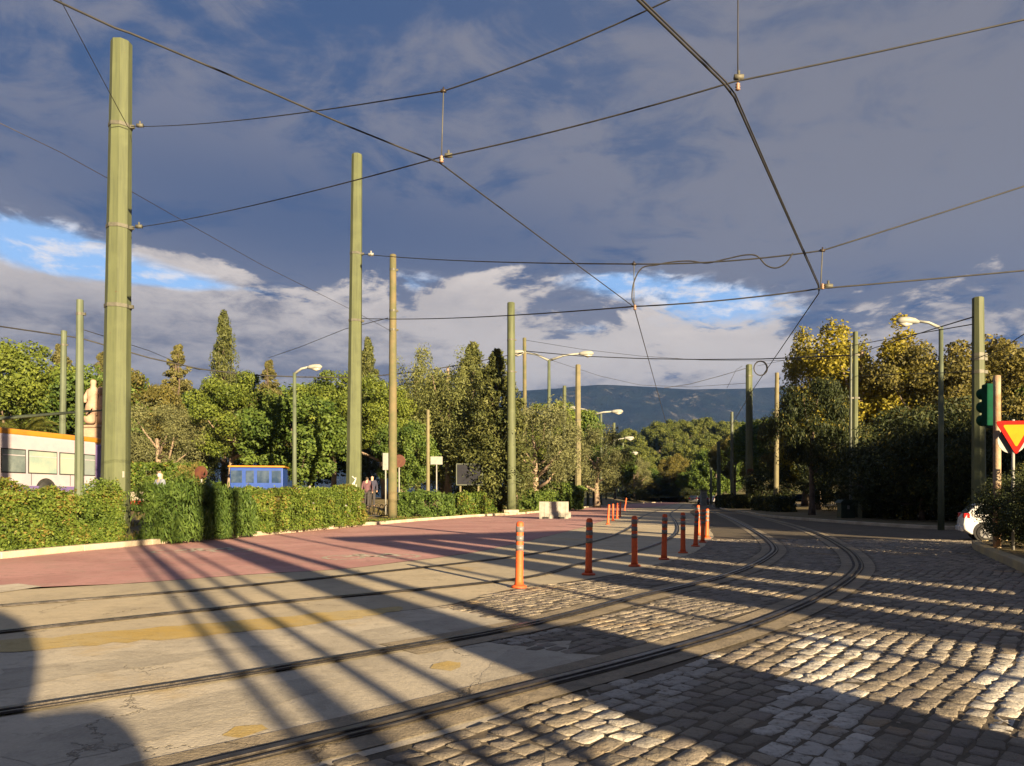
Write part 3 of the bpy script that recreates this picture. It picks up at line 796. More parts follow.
for i, (x, d, yt) in enumerate(((850, 78, 380), (890, 84, 372), (940, 80, 372), (985, 82, 368), (1035, 80, 372), (805, 92, 405), (1075, 74, 350))):
    place_tree(('brown', 'bright')[i % 2], 'dark filler tree standing behind the first rank across the road', x, d, yt, 1.3, True, 'rear rank across the road')
DK = 'dark shrubs across the road'
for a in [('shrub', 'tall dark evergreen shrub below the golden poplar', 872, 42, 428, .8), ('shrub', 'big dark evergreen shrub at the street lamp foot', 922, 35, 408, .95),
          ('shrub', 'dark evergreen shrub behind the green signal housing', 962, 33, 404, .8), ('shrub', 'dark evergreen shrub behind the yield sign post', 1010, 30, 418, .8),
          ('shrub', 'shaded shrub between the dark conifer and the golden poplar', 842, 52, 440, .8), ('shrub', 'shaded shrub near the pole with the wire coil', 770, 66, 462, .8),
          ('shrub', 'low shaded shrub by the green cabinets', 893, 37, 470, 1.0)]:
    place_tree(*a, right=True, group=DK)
# bushes on the island by the white car
for label, x, d, yt, w in (('dark bush with yellowish shoots hiding the white car', 1034, 16.0, 476, .95), ('dark bush beneath the yield sign', 1046, 15.0, 466, .95), ('dark bush at the island kerb', 1062, 13.6, 470, .8), ('dark bush around the rusty pole foot', 1026, 17.4, 472, .85)):
    X = (x - CXP) / FPX * d
    plant_tree('shrub', label, (X, d, .12), EYE + (HZ - yt) / FPX * d - .12, None, 'bushes on the kerbed island', 'bush', w * 1.0)
# far wooded hill
spots = []
tries = 0
while len(spots) < 185 and tries < 6000:
    tries += 1
    x, y = random.uniform(10, 175), random.uniform(188, 292)
    if x / y < .12 or x / y > .62: continue
    if all((x - a) ** 2 + (y - b) ** 2 > 22 for a, b in spots): spots.append((x, y))
for x, y in spots:
    k = random.choices(('hillA', 'hillB', 'hillC'), (5, 5, 1))[0]
    plant_tree(k, 'small crown in the wood that covers the low hill beyond the bend', (x, y, hill_z(x, y) - .4), random.uniform(6.0, 9.5), None, 'wood on the low hill')

# hedges: leafy skins round a box-like volume
def hedge(name, label, line, w, h0, h1, mat, size=.055, dens=900, cat='hedge', group=None, zf=None, rough=.10, upw=0.0, aspect=.5, flowers=None, top_noise=.08):
    L = spline(line, .3); n = len(L)
    T = np.gradient(L, axis=0); T /= np.linalg.norm(T, axis=1)[:, None]; N = np.stack([T[:, 1], -T[:, 0]], 1)
    length = np.linalg.norm(np.diff(L, axis=0), axis=1).sum()
    hm = max(h0, h1); area = length * (2 * hm + w) + 2 * w * hm
    cnt = int(area * dens)
    u = RNG.random(cnt); i = np.clip((u * (n - 1)).astype(int), 0, n - 2); fr = (u * (n - 1) - i)[:, None]
    c = L[i] * (1 - fr) + L[i + 1] * fr; nn = N[i]
    hh = h0 + (h1 - h0) * u
    per = 2 * hh + w; q = RNG.random(cnt) * per
    side = np.where(q < hh, 1, np.where(q < 2 * hh, -1, 0))
    lat = np.where(side == 0, (q - 2 * hh) - w / 2, side * w / 2)
    z = np.where(side == 1, q, np.where(side == -1, q - hh, hh))
    endm = RNG.random(cnt) < (w * 2 / (length + w * 2))
    ee = RNG.random(cnt) < .5
    from mathutils import noise
    c = np.where(endm[:, None], np.where(ee[:, None], L[0], L[-1]), c)
    lat = np.where(endm, RNG.uniform(-w / 2, w / 2, cnt), lat); z = np.where(endm, RNG.random(cnt) * hh, z)
    nrm = np.zeros((cnt, 3)); nrm[:, :2] = nn * np.where(side == 0, 0, side)[:, None]; nrm[:, 2] = np.where(side == 0, 1, .15)
    nrm[endm, :2] = np.where(ee[endm][:, None], -T[0], T[-1]); nrm[endm, 2] = .1
    P = np.concatenate([c + nn * lat[:, None], z[:, None]], 1)
    # rounded shoulders and lumps
    sh = np.clip(1 - (hh - z) / (.3), 0, 1) ** 2 * .12
    P[:, :2] -= nn * (np.sign(lat) * sh)[:, None]
    lump = np.array([noise.noise(Vector((p[0] * 1.3, p[1] * 1.3, p[2] * 1.6))) + .5 * noise.noise(Vector((p[0] * .45, p[1] * .45, 7))) + .6 * noise.noise(Vector((p[0] * 4, p[1] * 4, p[2] * 4))) for p in P])
    P += nrm * (lump * rough * 1.6)[:, None]
    P[:, 2] += (side == 0) * (lump * top_noise)
    P -= nrm * (RNG.random(cnt) ** 2 * .36)[:, None]
    P += RNG.normal(0, .018, (cnt, 3))
    gz = np.array([zf(a, b) if zf else 0 for a, b in L]); P[:, 2] = np.maximum(P[:, 2], 0) + gz[i]
    nv = nrm * .8 + RNG.normal(0, .6, (cnt, 3)); nv /= np.linalg.norm(nv, axis=1)[:, None]
    keep = lump + .45 * (P[:, 2] * 0) > -.42 + RNG.random(cnt) * .16
    a = RNG.normal(size=(cnt, 3)) * (1 - upw) + np.array([0, 0, 1.6]) * upw
    a -= nv * (a * nv).sum(1)[:, None]; a /= np.linalg.norm(a, axis=1)[:, None]; b = np.cross(nv, a)
    s = size * RNG.uniform(.6, 1.35, cnt); a = a * s[:, None]; b = b * (s * aspect)[:, None]
    V = np.stack([P - a, P - b, P + a, P + b], 1)[keep]
    tint = np.clip(.42 + lump * .5 + RNG.normal(0, .22, cnt), 0, 1)
    root = thing(name, label, cat, (0, 0, 0), 0, group)
    np_mesh('foliage', V, 4, L_[mat], root, tint[keep])
    if mat == 'dark': return root
    mb = MB()
    for k in range(2, n - 2, 3):                    # woody stems inside
        x, y = L[k]
        for _ in range(2):
            a0 = (x + random.uniform(-.1, .1), y + random.uniform(-.1, .1)); hk = (h0 + (h1 - h0) * k / n) * .8
            mb.tube([(a0[0], a0[1], gz[k] - .05), (a0[0] + random.uniform(-.08, .08), a0[1] + random.uniform(-.08, .08), gz[k] + hk)], [.02, .008], 5)
    mb.build('stems', M['bark'], root)
    if flowers:
        k = RNG.choice(cnt, flowers, False); Vf, tf = leaf_quads(P[k] + nrm[k] * .05, .02, 5, .045, aspect=.9)
        np_mesh('blossoms', Vf, 4, M['sign_white'], root)
    return root
def beside(i0y, i1y, d):
    K = KERB[(KERB[:, 1] >= i0y) & (KERB[:, 1] <= i1y)]
    return [tuple(p) for p in offset(KERB, -d)[(KERB[:, 1] >= i0y) & (KERB[:, 1] <= i1y)]]
def colx(x, d): X = (x - CXP) / FPX * d; return (X, d)
hedge('hedge', 'trimmed sunlit hedge running from the picture edge to the thick green tram pole', beside(8.5, 17.2, .74) + [colx(106, 18.1)], .98, 1.6, 1.0, 'hedge', .036, 3000, zf=tz, rough=.13)
hedge('oleander_bush', 'spiky upright green bush right of the thick tram pole', [colx(158, 18.9), colx(175, 19.3), colx(190, 19.9)], 1.3, 1.35, 1.5, 'oleander', .085, 1500, 'bush', 'tall bushes by the kerb', tz, .16, .55, .22, top_noise=.35)
hedge('oleander_bush', 'spiky upright green bush crossed by a pole shadow, beside the flowering hedge', [colx(206, 20.6), colx(222, 21.4), colx(238, 22.2)], 1.2, 1.4, 1.2, 'oleander', .085, 1500, 'bush', 'tall bushes by the kerb', tz, .16, .55, .22, top_noise=.35)
hedge('hedge', 'clipped hedge with small white blossoms ending at the slender tram pole', [colx(248, 23.2), colx(285, 25.2), colx(325, 28), colx(350, 30.3)], 1.3, 1.25, 1.4, 'hedge', .042, 1900, zf=tz, rough=.12, flowers=40)
hedge('hedge', 'rounded green hedge block just past the round timber pole', [colx(408, 39), colx(428, 40.5), colx(442, 42)], 1.6, 1.35, 1.2, 'oleander', .08, 500, zf=tz, rough=.16)
hedge('hedge', 'square green hedge block under the dark billboard', [colx(455, 45), colx(467, 46), colx(477, 47)], 1.5, 1.35, 1.3, 'hedge', .08, 500, zf=tz, rough=.14)
hedge('hedge', 'small low hedge at the foot of the column cypress', [colx(482, 50), colx(490, 51)], 1.2, .9, .8, 'hedge', .09, 400, zf=tz, rough=.14)
hedge('bush', 'green bush between two trunks behind the white barrier', [colx(528, 60), colx(545, 63)], 1.8, 1.6, 1.5, 'bright', .1, 350, 'bush', None, tz, .25)
hedge('bush', 'bright bush at the foot of a slim green pole behind the barrier', [colx(553, 64), colx(572, 69)], 2.2, 2.2, 2.0, 'bright', .11, 350, 'bush', None, tz, .3)
hedge('hedge', 'long trimmed hedge in the park behind the tram pole', [colx(128, 40), colx(165, 40), colx(200, 40)], 1.5, 1.95, 1.95, 'hedge', .08, 500, zf=tz, rough=.08)
hedge('bush', 'loose straw coloured bush at the end of the park hedge', [colx(184, 36), colx(200, 36)], 1.4, 1.6, 1.7, 'dry', .10, 500, 'bush', None, tz, .25, .5, .2, top_noise=.4)
rz0 = lambda a, b: .1
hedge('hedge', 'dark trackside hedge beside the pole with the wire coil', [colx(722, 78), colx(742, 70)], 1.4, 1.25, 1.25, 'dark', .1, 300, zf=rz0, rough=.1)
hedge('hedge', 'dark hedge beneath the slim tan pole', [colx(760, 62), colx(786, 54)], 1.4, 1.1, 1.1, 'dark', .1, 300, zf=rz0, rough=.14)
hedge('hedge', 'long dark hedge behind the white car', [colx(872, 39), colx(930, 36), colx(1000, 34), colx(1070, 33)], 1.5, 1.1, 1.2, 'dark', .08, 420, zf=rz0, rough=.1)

# loose grass and litter at the kerb
def tufts(L, d0, d1, n, mat, size, zf, name):
    i = RNG.integers(0, len(L) - 1, n); N = -(offset(L, -1.0) - L) * -1
    d = RNG.uniform(d0, d1, n)
    C = L[i] + N[i] * d[:, None] + RNG.normal(0, .3, (n, 2))
    k = line_dist(C, L) > d0; C = C[k]
    z = np.array([zf(a, b) for a, b in C]) + size * .35
    V, t_ = leaf_quads(np.concatenate([C, z[:, None]], 1), .12, 7, size, .35, .3, .2, .22, upw=.7)
    o = np_mesh(name, V, 4, L_[mat], None, t_); tag(o, kind='stuff')
kk = KERB[(KERB[:, 1] > 9) & (KERB[:, 1] < 75)]
tufts(kk, .25, 1.1, 1500, 'hedge', .07, tz, 'grass')
tufts(kk, .3, 4.5, 2500, 'dry', .075, tz, 'dry_grass')

# palm behind the bus
def palm():
    X, Y, z = pp(22, 48)
    t = thing('palm_tree', 'feathery palm behind the white and orange bus', 'palm', (X, Y, z))
    mb = MB(); mb.tube([(0, 0, -.2), (.05, 0, 2.2), (0, .1, 4.3)], [.32, .26, .22], 10); mb.build('trunk', M['bark'], t, True)
    Vs = []
    for k in range(44):
        th = random.uniform(0, 6.283); el = random.uniform(.15, 1.25); ln = random.uniform(2.4, 3.3)
        dr = np.array([math.cos(th), math.sin(th), 0]); sd = np.array([-math.sin(th), math.cos(th), 0])
        for j in range(26):
            u = (j + .5) / 26 * ln; c = np.array([0, 0, 4.3]) + dr * u * math.cos(el) + np.array([0, 0, 1]) * (u * math.sin(el) - .17 * u * u)
            for s in (-1, 1):
                tip = c + sd * s * .55 * (1 - .5 * j / 26) + dr * .35 + np.array([0, 0, -.16]); w = dr * .03
                Vs.append([c - w, c + w, tip + w * .3, tip - w * .3])
    V = np.array(Vs); np_mesh('fronds', V, 4, L_['palm'], t, RNG.random(len(V)))
palm()
for i, (x, d, yt) in enumerate(((640, 168, 474), (652, 185, 468), (661, 176, 477), (668, 190, 466), (679, 182, 472), (688, 172, 468), (697, 165, 474), (706, 158, 462), (630, 180, 470), (645, 200, 462), (715, 150, 466), (676, 205, 460))):
    place_tree(('brown', 'bright', 'pine')[i % 3], 'dark tree closing the view at the end of the road', x, d, yt, 1.5, True, 'trees at the end of the road')

for i, (x, d, yt) in enumerate(((634, 150, 486), (643, 168, 484), (651, 172, 485), (660, 175, 483), (669, 172, 485), (678, 168, 484), (687, 162, 485), (696, 150, 484))):
    place_tree('shrub', 'dark low shrub under the trees that close the road end', x, d, yt, 1.1, True, 'shrubs at the end of the road')
# ------------------------------------------------------------------ poles, lamps, bollards
def pole(label, x, xt, d, ytop, wb, wt, mat, sides=8, bands=(), right=False, name='tram_pole', group='tram line poles', cap=True, cat='pole', extra=None, z=None):
    X = (x - CXP) / FPX * d
    zb = z if z is not None else (.1 if right else tz(X, d) if d < 110 else .3)
    H = EYE + (HZ - ytop) / FPX * d - zb
    t = thing(name, label, cat, (X, d, zb), 0, group)
    rb, rt = wb / FPX * d / 2, wt / FPX * d / 2
    lx = (xt - x) / FPX * d
    mb = MB(); k = 9
    pts = [(lx * i / (k - 1), 0, -.25 * (i == 0) + H * i / (k - 1)) for i in range(k)]
    mb.tube(pts, [rb + (rt - rb) * i / (k - 1) for i in range(k)], sides, phase=math.pi / 8)
    mb.build('shaft', M[mat], t, smooth=sides > 10)
    if cap:
        mb = MB(); mb.tube([(lx, 0, H), (lx, 0, H + rt * .12), (lx, 0, H + rt * .25)], [rt * .9, rt * .8, rt * .25], sides, phase=math.pi / 8); mb.build('cap', M[mat], t)
    for yb in bands:
        zz = EYE + (HZ - yb) / FPX * d - zb; f = zz / H; r = (rb + (rt - rb) * f) * 1.06
        mb = MB(); mb.tube([(lx * f, 0, zz - .05), (lx * f, 0, zz + .05)], r, sides, phase=math.pi / 8)
        mb.box((lx * f + r, 0, zz), (.16, .07, .09)); mb.build('clamp_band', M['band'], t)
    return t, (X, d, zb), lx / H, H
D1, D2, D3, D4 = 20.4, 33.0, 36.0, 51.0
t, b, ln, H = pole('thick green octagonal tram pole rising from the hedge gap, the largest one', 115, 121.5, D1, 43, 27.5, 19.5, 'pole_green', 8, (127, 228, 307))
mb = MB(); mb.box((.30, -.19, 1.63), (.12, .012, .17)); mb.build('number_plate', M['sign_white'], t)
t, b, ln, H = pole('slender green octagonal tram pole with white spray scribble near its base', 353.5, 357, D2, 155, 16, 10.5, 'pole_green', 8, (254, 321))
mb = MB(); sc_ = .045
for pts in (((-.05, 2.35), (.12, 2.2), (-.04, 2.0)), ((.12, 2.3), (.0, 1.85), (.13, 1.75), (.13, 2.0)), ((-.04, 1.8), (.1, 1.62), (.02, 1.5)), ((.12, 1.65), (.06, 1.3), (.12, 1.25))):
    mb.tube([(p[0] + .06, -.345 - .0 * p[1], p[1] - .35) for p in pts], .022, 5)
mb.build('graffiti', M['graffiti'], t)
t, *_ = pole('round weathered timber pole standing bare beside the cycle hoops', 392.5, 393, D3, 255, 9.5, 6.5, 'pole_wood', 14, (270, 311, 330), name='timber_pole')
t, *_ = pole('green tram pole at the kerb between column cypress and silvery olive', 511.5, 511, D4, 303, 9.5, 7.5, 'pole_green', 12, (340, 372))
mb = MB(); mb.box((0, 0, .1), (1.0, 1.0, .25)); mb.build('footing', M['kerb'], t)
pole('thin dark timber pole carrying the cable bundle behind the silvery olive', 525, 524.5, 72, 338, 4.6, 3.6, 'pole_wood', 10, (352,), name='timber_pole')
pole('slim pale green pole rising from the bush behind the white barrier', 564.5, 564.5, 78, 386, 4.4, 3.6, 'pole_green', 8, ())
pole('broad sunbleached tan pole beyond the barrier', 578, 578, 70, 365, 6.6, 5.2, 'pole_tan', 8, (420,))
pole('far green pole behind the small olive, topping the row by the lane', 614, 614, 150, 423, 3.4, 2.8, 'pole_green', 8, ())
pole('far slim green pole between two small street lamps', 623, 623, 170, 443, 2.4, 2.0, 'pole_green', 8, ())
pole('faint grey pole beside the double street lamp', 601, 601, 104, 414, 2.8, 2.4, 'pole_dull', 8, ())
pole('green pole by the second silvery olive, beside the lower double lamp', 588, 588, 92, 417, 3.2, 2.6, 'pole_green', 8, ())
pole('far pale pole between the small olive and the hill trees', 630, 630, 185, 452, 2.2, 1.8, 'pole_dull', 8, ())
pole('far pale pole in the tree shade at the road bend', 704, 704, 140, 462, 2.4, 2.0, 'pole_dull', 8, (), True)
pole('faint distant pole near the lane end', 636, 636, 200, 458, 2.0, 1.7, 'pole_dull', 8, ())
pole('slim grey green pole standing in front of the bus', 79, 80, 26, 300, 8.6, 6.4, 'pole_dull', 10, (314,))
pole('thinner grey green pole behind the bus roof', 61.5, 64, 42, 331, 6.4, 5.4, 'pole_dull', 10, (345,))
pole('short tan pole among the trees over the green hedge block', 428, 428, 44, 410, 3.8, 3.2, 'pole_tan', 10, ())
# the far side of the line
t, b, ln, H = pole('green pole with a coil of wire at its top and a small orange plate', 749.5, 749, 74, 365, 7.6, 6.2, 'pole_green', 8, (376, 430), True)
mb = MB(); mb.box((-.05, -.40, EYE + (HZ - 472) / FPX * 74 - .1), (.62, .02, .62)); mb.build('warning_plate', M['sign_red'], t)
mb = MB(); cz = EYE + (HZ - 368.5) / FPX * 74 - .1
for k in range(3):
    mb.tube([(1.05 + (.62 + .04 * k) * math.cos(a * .3142), -.1 - .05 * k, cz + (.68 + .03 * k) * math.sin(a * .3142)) for a in range(21)], .035, 5, False)
mb.build('wire_coil', M['wire'], t)
pole('slim tan pole standing in the dark hedge right of the wire coil pole', 776, 777, 60, 373, 5.2, 3.8, 'pole_tan', 10, (430,), True)
pole('dark slender pole in shade just before the wooded hill', 732, 732, 86, 412, 3.4, 2.8, 'pole_dark', 8, (), True)
pole('short shaded pole at the road bend, the stouter of two', 719, 718.5, 100, 442, 4.0, 3.4, 'pole_dull', 8, (), True)
pole('short shaded pole at the road bend, the thinner of two', 711, 711, 120, 457, 2.6, 2.2, 'pole_dull', 8, (), True)
pole('tall green pole beside the dark green cabinets', 855, 855.5, 40, 332, 6.0, 4.8, 'pole_green', 10, (355, 398), True)
pole('thin dark companion pole strapped close to the one by the cabinets', 850.5, 851, 39.6, 344, 2.8, 2.4, 'pole_dark', 8, (398,), True, name='steel_pole')
pole('thick green octagonal pole behind the green signal housing', 979, 978, 21.5, 298, 13.5, 10.5, 'pole_green', 8, (355, 359, 372), True)
pole('rusty flaking post in front of the yield sign', 997, 997, 15.6, 376, 7.4, 6.6, 'pole_rust', 12, (), True, name='rusty_post', cat='post', group=None)

def signal_box():
    d = 17.2; c_ = at(989.5, 405, d)
    t = thing('signal_housing', 'green traffic signal housing seen from behind, hung beside the rusty post', 'traffic light', (c_.x, d, c_.z))
    w_, h_ = 11 / FPX * d, 42 / FPX * d
    mb = MB(); mb.box((0, 0, 0), (w_, .22, h_)); mb.build('casing', M['box_green'], t, bevel=.03)
    for k in (-1, 0, 1):
        mb = MB(); mb.tube([(0.02, .10, k * h_ * .32), (.02, .32, k * h_ * .32 - .02)], h_ * .14, 14); mb.build('visor', M['box_green'], t)
    mb = MB()
    for zz in (-.38, .38): mb.box((.13, 0, zz * h_), (.22, .05, .05))
    mb.build('bracket', M['band'], t)
signal_box()
def yield_sign():
    d = 15.0; cx, cy = 1016, 437
    p0 = gp(1008, 500 + 57); c_ = at(1016, 434, d)
    t = thing('yield_sign', 'red bordered yellow triangular give way sign pointing down, on a grey post', 'road sign', (c_.x, d, c_.z), R(-8))
    def tri(s, y0, y1, zc):
        pts = []
        for k, (ax, az_) in enumerate(((-.43, .30), (.43, .30), (0, -.47))):
            for q in range(5):
                a = {0: 90, 1: -30, 2: 210}[k] + (k == 0) * 0; a0 = {0: 210, 1: 90, 2: -30}[k]
                th = R({0: 90 + (q / 4) * 120, 1: -30 + (q / 4) * 120, 2: 210 + (q / 4) * 120}[k])
                pts.append((ax * s + .05 * s * math.cos(th), az_ * s + zc + .05 * s * math.sin(th)))
        # order round the outline
        ctr = (0, zc); pts.sort(key=lambda p: math.atan2(p[1] - ctr[1], p[0] - ctr[0]))
        mb = MB(); mb.prism(pts, y0, y1); return mb
    tri(.76, -.012, .012, 0).build('border', M['red'], t)
    tri(.50, -.018, -.013, .012).build('face', M['yellow'], t)
    mb = MB(); mb.tube([(-.04, .03, .3), (-.04, .03, -c_.z + .05)], .03, 10); mb.build('post', M['sign_back'], t, True)
    mb = MB(); mb.tube([(-.04, .075, -.12), (-.04, .09, -.12)], .27, 24); mb.build('round_back_plate', M['sign_back'], t)
yield_sign()

def street_lamp(label, x, d, ytop, heads, wpx, right=False, group='street lamps', zb=None, mat='pole_dull'):
    """heads: (pixel x, pixel y) of every lamp head"""
    X = (x - CXP) / FPX * d; z = zb if zb is not None else (.1 if right else tz(X, d) if d < 110 else .3)
    t = thing('street_lamp', label, 'street lamp', (X, d, z), 0, group)
    zt = EYE + (HZ - ytop) / FPX * d - z; r = wpx / FPX * d / 2
    mb = MB(); mb.tube([(0, 0, -.2), (0, 0, zt * .3), (0, 0, zt)], [r * 1.25, r * 1.05, r * .8], 12); mb.build('post', M[mat], t, True)
    for hx, hy, ln_ in heads:
        p = at(hx, hy, d); q = Vector((p.x - X, 0, p.z - z)); s = 1 if q.x > 0 else -1
        L2 = ln_ / FPX * d / 2
        e = q - Vector((s * L2 * .8, 0, .0))
        mb = MB(); mb.tube([(0, 0, zt - .05), (e.x * .5, 0, zt + (e.z - zt) * .72), e], [r * .7, r * .55, r * .5], 8); mb.build('arm', M['lamp_grey'], t, True)
        hd = thing_head = None
        mb = MB(); mb.tube([q - Vector((s * L2, 0, .04)), q - Vector((s * L2 * .6, 0, 0)), q + Vector((0, 0, .02)), q + Vector((s * L2 * .7, 0, .02)), q + Vector((s * L2, 0, 0))], [L2 * .12, L2 * .26, L2 * .34, L2 * .32, L2 * .12], 12)
        h = mb.build('lamp_head', M['lamp_grey'], t, True)
        mb = MB(); mb.tube([q + Vector((-s * L2 * .35, 0, -L2 * .24)), q + Vector((s * L2 * .25, 0, -L2 * .30)), q + Vector((s * L2 * .8, 0, -L2 * .2))], [L2 * .1, L2 * .26, L2 * .1], 12); mb.build('glass_bowl', M['lamp_glass'], h, True)
    return t
street_lamp('slim single street lamp in the park between two tram poles', 294.5, 45, 373, [(314.5, 367, 15)], 4.2)
street_lamp('tall double armed street lamp behind the silvery olive, higher than the other double', 549, 72, 360, [(519, 352.5, 15), (586, 353.5, 15)], 3.6)
street_lamp('lower double armed street lamp near the second silvery olive', 594.5, 98, 414, [(572, 408, 11), (617, 411.5, 12)], 3.2)
street_lamp('small far street lamp just past the lower double lamp', 606, 135, 445, [(629, 438, 10)], 2.2)
street_lamp('smaller far street lamp with its head over the hill trees', 618, 175, 456, [(634, 453, 8)], 1.8)
street_lamp('tiny distant street lamp near the lane end', 626, 215, 467, [(638, 464.5, 6)], 1.5)
street_lamp('single street lamp over the dark shrubs across the cobbles', 941, 27, 327, [(908, 321, 22)], 5.0, True)

def bollard(label, x, yb, k, xtop, group, tape=True, dark=False):
    X, Y = gp(x, yb); h = .875 * k
    t = thing('bollard', label, 'bollard', (X, Y, 0), random.uniform(0, 6), group)
    lx = (xtop - x) / FPX * Y
    t.rotation_euler = (random.uniform(-.012, .012), math.atan2(lx, h), 0)
    mb = MB(); mb.lathe([(.105, .0), (.105, .018), (.09, .03), (.068, .036)], n=20); mb.build('foot', M['orange'], t, True)
    mb = MB(); mb.lathe([(.066, .03), (.053, .10), (.051, .55 * h), (.049, .96 * h), (.043, .985 * h), (.025, h), (.001, h)], n=20); mb.build('tube', M['orange'], t, True)
    if tape:
        for z0 in (.56, .70, .84):
            mb = MB(); mb.tube([(0, 0, z0 * h), (0, 0, z0 * h + .075)], .0538, 20); mb.build('reflective_band', M['reflector'], t, True)
BR = 'orange bollards between the two tram tracks'
for a in [('orange bollard with grey bands nearest the red lane, standing alone on the cobbles', 519, 587.5, 1, 520), ('orange bollard second in the curve from the cobbled end', 588.5, 574.8, 1, 589.5),
          ('orange bollard third in the curve, in front of the far rail', 634.5, 566.3, 1, 634.5), ('orange bollard fourth in the curve, where the rail passes behind', 664, 559.4, 1, 665),
          ('orange bollard fifth in the curve, in shade', 683, 553, 1, 683), ('orange bollard leading the tight cluster at the curve end', 695.5, 546.4, 1, 697),
          ('orange bollard in the middle of the tight cluster', 702.5, 542.5, 1.0, 703.5), ('orange bollard on the outer side of the tight cluster', 706.8, 538, .98, 707.3),
          ('pale topped orange bollard hidden partly behind the tight cluster', 698.5, 535, 1.08, 698)]:
    bollard(*a, BR)
BL = 'orange bollards at the red lane edge'
for a in [('orange bollard first in the short row by the red lane edge', 607.8, 524.5, 1.0, 609), ('orange bollard second in the short row by the red lane edge', 612.8, 520.8, .98, 613),
          ('orange bollard third in the short row by the red lane edge', 617, 518.6, 1.0, 617.5), ('orange bollard fourth in the short row by the red lane edge', 620, 517, 1.05, 620.5),
          ('dull red leaning bollard past the short row', 624.5, 510.5, 1.3, 626.5)]:
    bollard(*a, BL, tape=False)

# ------------------------------------------------------------------ white barrier, cycle hoops, cabinets, signs
def barrier():
    X, Y = gp(554, 518.6)
    t = thing('plastic_barrier', 'dirty white plastic road barrier standing on the red lane', 'barrier', (X, Y, 0), R(-6))
    w_ = 29 / FPX * Y; hh = 17.0 / FPX * Y
    pr = [(-.34, .0), (-.34, .18), (-.20, .34), (-.13, hh), (.13, hh), (.20, .34), (.34, .18), (.34, 0)]
    mb = MB(); k = 11
    for i in range(k):                         # ribbed skin of the barrier
        x0, x1 = -w_ / 2 + w_ * i / k, -w_ / 2 + w_ * (i + 1) / k; s = 1 - .07 * (i % 2)
        mb.prism([(a * s, b) for a, b in pr], x0, x1, 'x')
    mb.build('shell', M['white_plastic'], t)
    mb = MB(); mb.box((w_ / 2 + .06, 0, .2), (.14, .2, .3)); mb.build('connector', M['white_plastic'], t)
    for s in (-.27, .27):
        mb = MB(); mb.box((s * w_, -.345, .06), (.34, .03, .10)); mb.build('forklift_slot', M['rubber'], t)
barrier()
def hoops():
    X, Y = colx(366, 37.2); z = tz(X, Y)
    t = thing('cycle_rack', 'low rack of dark and silver hoops between the slender tram pole and the timber pole', 'bike rack', (X, Y, z), R(18))
    for i in range(9):
        mb = MB(); xo = (i - 4) * .24
        mb.tube([(xo + .10 * math.sin(a * .3142), -.25 + .25 * math.cos(a * .3142) * (1), .30 - .28 * math.cos(a * .3142 * 1.0)) for a in range(21)], .02, 6, False)
        mb.build('hoop', M['steel'] if i % 2 else M['rubber'], t, True)
    mb = MB()
    for y in (-.5, .05): mb.tube([(-1.2, y, .03), (1.2, y, .03)], .025, 6)
    mb.build('rail', M['rubber'], t, True)
hoops()
for lab, x, d, w_, yt in (('dark green utility cabinet on the verge beside the pole pair', 846, 38.6, 14, 503), ('dark green utility cabinet with a sloping roof, right of the pole pair', 868, 38.8, 16, 502)):
    X = (x - CXP) / FPX * d; W = w_ / FPX * d; hh = EYE + (HZ - yt) / FPX * d - .1
    t = thing('utility_cabinet', lab, 'cabinet', (X, d, .1), 0, 'green utility cabinets')
    mb = MB(); mb.box((0, 0, hh * .5), (W, .5, hh)); mb.build('casing', M['cabinet'], t, bevel=.02)
    mb = MB(); mb.prism([(-W * .62, hh), (W * .62, hh), (W * .4, hh + .18), (-W * .4, hh + .18)], -.36, .36); mb.build('roof', M['cabinet'], t)
    mb = MB(); mb.box((0, -.262, hh * .5), (W * .8, .02, hh * .8)); dr = mb.build('door', M['cabinet'], t)
    mb = MB(); mb.box((0.0, -.28, hh * .72), (.12, .015, .2)); mb.build('label_plate', M['sign_white'], dr)
def post_sign(name, label, x, d, yc, wpx, hpx, mat, ybase, round_=False):
    X = (x - CXP) / FPX * d; z = tz(X, d); zc = EYE + (HZ - yc) / FPX * d - z
    t = thing(name, label, 'sign', (X, d, z)); W, Hh = wpx / FPX * d, hpx / FPX * d
    mb = MB(); mb.tube([(0, .04, -.1), (0, .04, zc + Hh * .45)], .04, 8); mb.build('post', M['sign_back'], t, True)
    mb = MB()
    if round_: mb.tube([(0, -.01, zc), (0, .01, zc)], W / 2, 20)
    else: mb.box((0, 0, zc), (W, .03, Hh))
    mb.build('panel', M[mat], t, bevel=.008)
    return t
post_sign('road_sign', 'tall narrow white sign panel just left of the timber pole', 385.5, 39, 461.5, 5.5, 17, 'sign_white', 503)
post_sign('road_sign', 'faded red round sign half hidden behind the timber pole', 399, 42, 461, 13, 14, 'sign_red', 503, True)
post_sign('road_sign', 'white rectangular sign plate over the rounded green hedge block', 436.5, 46, 460.5, 12, 8, 'sign_white', 500)
post_sign('road_sign', 'round red and brown sign above the spiky bushes', 201, 30, 472.5, 13, 14, 'sign_red', 500, True)
